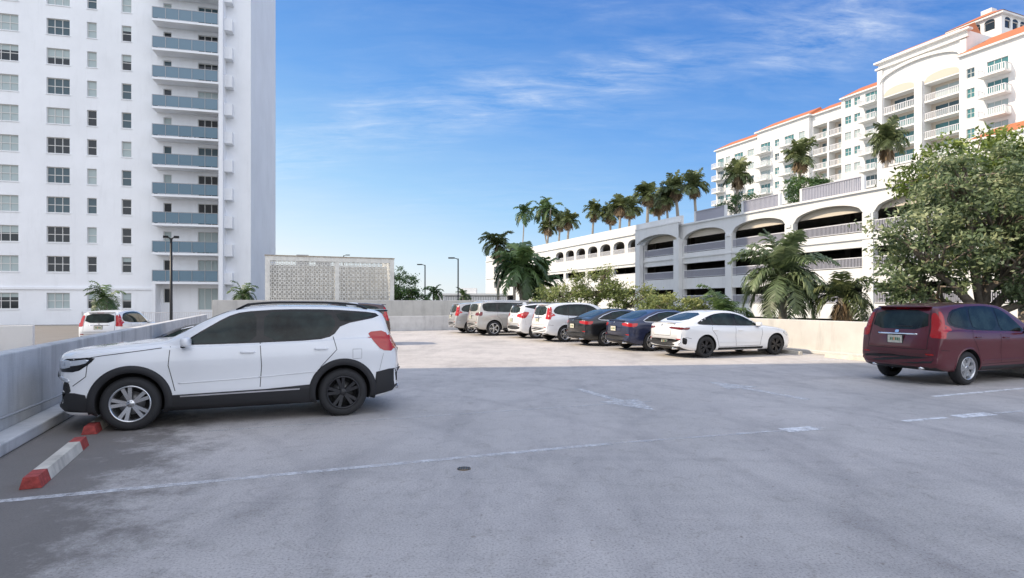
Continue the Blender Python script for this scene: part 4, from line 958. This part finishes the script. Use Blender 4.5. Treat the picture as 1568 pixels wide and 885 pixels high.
def jeep():
    d=suvA();d.update(L=4.82,W=1.92,tum=.24,cbf=.22,cbr=.14,Rt=.38,Ra=.43,xf=1.50,xr=-1.42,rail_y=.66,zr=.47,
    top=[(2.41,.70),(2.40,.95),(2.32,1.06),(1.9,1.12),(1.35,1.18),(1.1,1.25),(.75,1.48),(.5,1.65),(.3,1.73),(-.3,1.77),(-1.2,1.765),(-1.9,1.735),(-2.12,1.69),(-2.2,1.55),(-2.28,1.25),(-2.33,1.1),(-2.38,.98),(-2.40,.80),(-2.41,.70)],
    belt=[(2.4,.82),(2.1,1.0),(1.0,1.13),(-1,1.17),(-2.3,1.18)],bot=[(2.41,.38),(2.2,.30),(1,.28),(-1,.28),(-2.2,.34),(-2.41,.44)],
    wid=[(2.41,.84),(2.25,.93),(1.5,.99),(0,.985),(-1.5,1.0),(-2.1,.97),(-2.41,.90)],spk=(5,'single'));return d
def jeep_detail(c):
    k=dict(dlo=[(.85,1.17),(.62,1.33),(.30,1.60),(.1,1.665),(-1.0,1.70),(-1.95,1.665),(-2.05,1.5),(-1.95,1.24),(-1,1.21)],
    glass=[[(.78,1.20),(.6,1.32),(.3,1.57),(.1,1.635),(-.15,1.645),(-.15,1.21)],[(-.25,1.215),(-.25,1.65),(-1.1,1.66),(-1.2,1.5),(-1.17,1.235)],[(-1.27,1.65),(-1.32,1.45),(-1.27,1.25),(-1.88,1.265),(-1.97,1.5),(-1.88,1.63)]],
    ws=[(-.74,1.26),(.74,1.26),(.64,1.66),(-.64,1.66)],rw=[(-.66,1.24),(.66,1.24),(.60,1.62),(-.60,1.62)],
    seams=[[(.98,1.15),(1.0,.85),(.92,.5)],[(-.2,1.2),(-.22,.8),(-.2,.48)],[(-1.22,1.22),(-1.25,1.0),(-1.02,.8),(-.95,.48)],[(.92,.49),(-.95,.47)]],
    handles=[(-.03,1.06),(-1.05,1.08)],mirror=(.78,1.2),
    lights=[('headlight',[(2.2,.88),(2.18,1.0),(1.95,1.0),(2.0,.9)],lampC,'side'),('tail_light',[(-2.02,1.22),(-2.06,1.02),(-2.23,1.02),(-2.16,1.22)],redD,'side'),('tail_l',[(.55,1.04),(.89,1.02),(.89,1.20),(.55,1.18)],redD,'rear'),('tail_r',[(-.55,1.04),(-.89,1.02),(-.89,1.20),(-.55,1.18)],redD,'rear')],
    plate=.95,logo=1.13,gate=[[(-.7,1.6),(-.8,1.2),(-.75,.74),(.75,.74),(.8,1.2),(.7,1.6)]])
    detail(c,k);c.rails(.2,-1.95,chrome);c.arch_ring(.428,.46,c.paint,th=.01);c.patch('sill_cladding',[(1.0,.31),(-.93,.31),(-.93,.41),(1.0,.41)],blackP,off=.01,th=.01)
    c.patch('rear_chrome',[(-.5,1.01),(.5,1.01),(.5,1.035),(-.5,1.035)],chrome,'rear',off=.01,th=.006)
def sedan(H=1.46,fast=False):
    return dict(L=4.80,W=1.84,tum=.44,cbf=.36,cbr=.26,Rt=.335,Ra=.37,tw=.23,xf=1.46,xr=-1.36,zr=.38,rail_y=.55,
    top=[(2.4,.52),(2.38,.66),(2.25,.76),(1.9,.86),(1.4,.935),(1.05,.985),(.85,1.04),(.45,1.24),(.1,1.38),(-.25,1.445),(-.6,1.46),(-1.0,1.42),(-1.4,1.30),(-1.75,1.17) if not fast else (-1.75,1.19),(-1.95,1.10) if not fast else (-2.05,1.09),(-2.2,1.075),(-2.31,1.05),(-2.36,.95),(-2.39,.78),(-2.4,.6)],
    belt=[(2.3,.60),(2.1,.72),(1.0,.90),(0,.94),(-1.0,.97),(-1.7,1.0),(-2.3,.98)],
    bot=[(2.4,.30),(2.2,.20),(1.8,.19),(-1.8,.22),(-2.2,.28),(-2.4,.36)],
    wid=[(2.4,.76),(2.2,.88),(1.9,.95),(1.4,.99),(.8,.975),(0,.985),(-1.3,1.0),(-1.9,.965),(-2.2,.91),(-2.4,.82)],rim_f=alloy,rim_r=alloy,spk=(5,'double'))
def sedan_detail(c,tail=redL,ch=True,bmw=False):
    tl=[('tail_light',[(-1.92,.98),(-1.98,.87),(-2.14,.84),(-2.12,.97)],tail,'side'),('tail_l',[(.45,.90),(.86,.84),(.86,.97),(.45,.99)],tail,'rear'),('tail_r',[(-.45,.90),(-.86,.84),(-.86,.97),(-.45,.99)],tail,'rear')] if not bmw else [('tail_light',[(-1.94,.94),(-2.0,.87),(-2.14,.86),(-2.12,.94)],tail,'side'),('tail_l',[(.36,.90),(.84,.86),(.84,.94),(.36,.96)],tail,'rear'),('tail_r',[(-.36,.90),(-.84,.86),(-.84,.94),(-.36,.96)],tail,'rear'),('bumper_side_black',[(-2.04,.60),(-2.06,.42),(-2.18,.44),(-2.18,.64)],glossB,'side')]
    k=dict(dlo=[(.78,.955),(.5,1.12),(.15,1.28),(-.15,1.355),(-.6,1.375),(-1.0,1.33),(-1.45,1.19),(-1.68,1.07),(-1.6,1.02),(-1.0,.995),(0,.965)],
    glass=[[(.70,.975),(.48,1.10),(.15,1.255),(-.17,1.335),(-.17,.985)],[(-.25,.985),(-.25,1.345),(-.6,1.35),(-.98,1.305),(-1.10,1.25),(-1.08,1.015)],[(-1.15,1.02),(-1.16,1.225),(-1.4,1.15),(-1.58,1.06)]],
    ws=[(-.72,1.03),(.72,1.03),(.56,1.38),(-.56,1.38)],rw=[(-.58,1.13),(.58,1.13),(.48,1.37),(-.48,1.37)],
    seams=[[(.85,.92),(.87,.7),(.78,.34)],[(-.21,.96),(-.23,.7),(-.2,.32)],[(-1.12,1.0),(-1.16,.86),(-.98,.66),(-.88,.33)],[(.78,.335),(-.88,.325)],[(-1.9,.60),(-2.1,.64)]],
    handles=[(-.04,.83),(-1.02,.85)],mirror=(.68,.985),lights=[('headlight',[(2.1,.62),(2.05,.72),(1.7,.76),(1.9,.62)],lampC,'side'),('headlight_f',[(.5,.6),(.78,.6),(.78,.70),(.5,.70)],lampC,'front'),('headlight_fr',[(-.5,.6),(-.78,.6),(-.78,.70),(-.5,.70)],lampC,'front')]+tl,
    plate=.78 if not bmw else .50,logo=1.0,gate=[[(-.62,1.04),(-.44,.99),(-.42,.68),(.42,.68),(.44,.99),(.62,1.04)]],ridge=[[(.8,.44),(-.86,.46)]])
    if ch: k['chrome']=[(.78,.955),(0,.965),(-1.0,.995),(-1.62,1.02),(-1.69,1.07),(-1.45,1.19),(-1.0,1.33),(-.6,1.375),(-.15,1.355),(.15,1.28)]
    detail(c,k)
    if bmw: c.patch('bumper_black_insert',[(-.72,.44),(.72,.44),(.68,.58),(-.68,.58)],glossB,'rear',off=.006,round_=1);c.patch('sill_black',[(.9,.24),(-.9,.24),(-.9,.30),(.9,.30)],glossB,off=.01,th=.01)
    c.rounded('rear_lip',(-2.27,0,1.065),(.06,.55,.010),c.paint,mirror=False)
A22=math.radians(22)
def pos(rx,ry,wbhalf_x,W,ang=A22):
    f=(math.cos(ang),math.sin(ang));l=(-f[1],f[0]);return (rx-f[0]*wbhalf_x+l[0]*(W/2-.03),ry-f[1]*wbhalf_x+l[1]*(W/2-.03))
wp=paint('paint_white',(.82,.83,.84))
d=suvA();d['rim_r']=alloyD
c=Car('white_suv',d,(-4.12,9.10),math.radians(202),wp);suvA_detail(c)
d=suvB();c=Car('dark_red_suv',d,pos(9.36,12.05,d['xr'],d['W']),A22,paint('paint_maroon',(.10,.006,.014),.0,.6));suvB_detail(c)
d=sedan(fast=True);d['rim_f']=d['rim_r']=alloyD;c=Car('white_sedan',d,pos(5.96,18.0,d['xr'],d['W']),A22,wp);sedan_detail(c,redD,False,True)
d=sedan();c=Car('blue_sedan',d,pos(4.9,20.5,d['xr'],d['W']),A22,paint('paint_navy',(.020,.028,.070),.2,.7));sedan_detail(c,redL)
d=sedan();c=Car('black_sedan',d,pos(3.67,22.8,d['xr'],d['W']),A22,paint('paint_black',(.008,.009,.010),0,.7));sedan_detail(c,redL)
d=suvB();c=Car('white_suv',d,pos(2.3,25.2,d['xr'],d['W']),A22,wp);suvB_detail(c,redL,False)
d=suvA();c=Car('white_suv',d,pos(1.16,27.6,d['xr'],d['W']),A22,wp);suvA_detail(c,False)
d=jeep();c=Car('silver_suv',d,pos(-.9,29.9,d['xr'],d['W']),A22,paint('paint_silver',(.50,.49,.46),.3));jeep_detail(c)
d=suvB();c=Car('silver_crossover',d,pos(-2.25,32.3,d['xr'],d['W'],math.radians(20)),math.radians(20),paint('paint_grey',(.42,.42,.42),.3));suvB_detail(c,redL,False)
d=suvB();c=Car('white_suv',d,(-18.7,28.2,-.35),math.radians(100),wp);suvB_detail(c,redL,False)
d=sedan();c=Car('dark_grey_sedan',d,(-9.6,17.6,-.35),math.radians(200),paint('paint_graphite',(.03,.032,.035),.3));sedan_detail(c,redL)
d=suvB();c=Car('brown_suv',d,(-7.2,23.6),math.radians(202),paint('paint_bronze',(.07,.035,.03),.3));suvB_detail(c,redL,False)
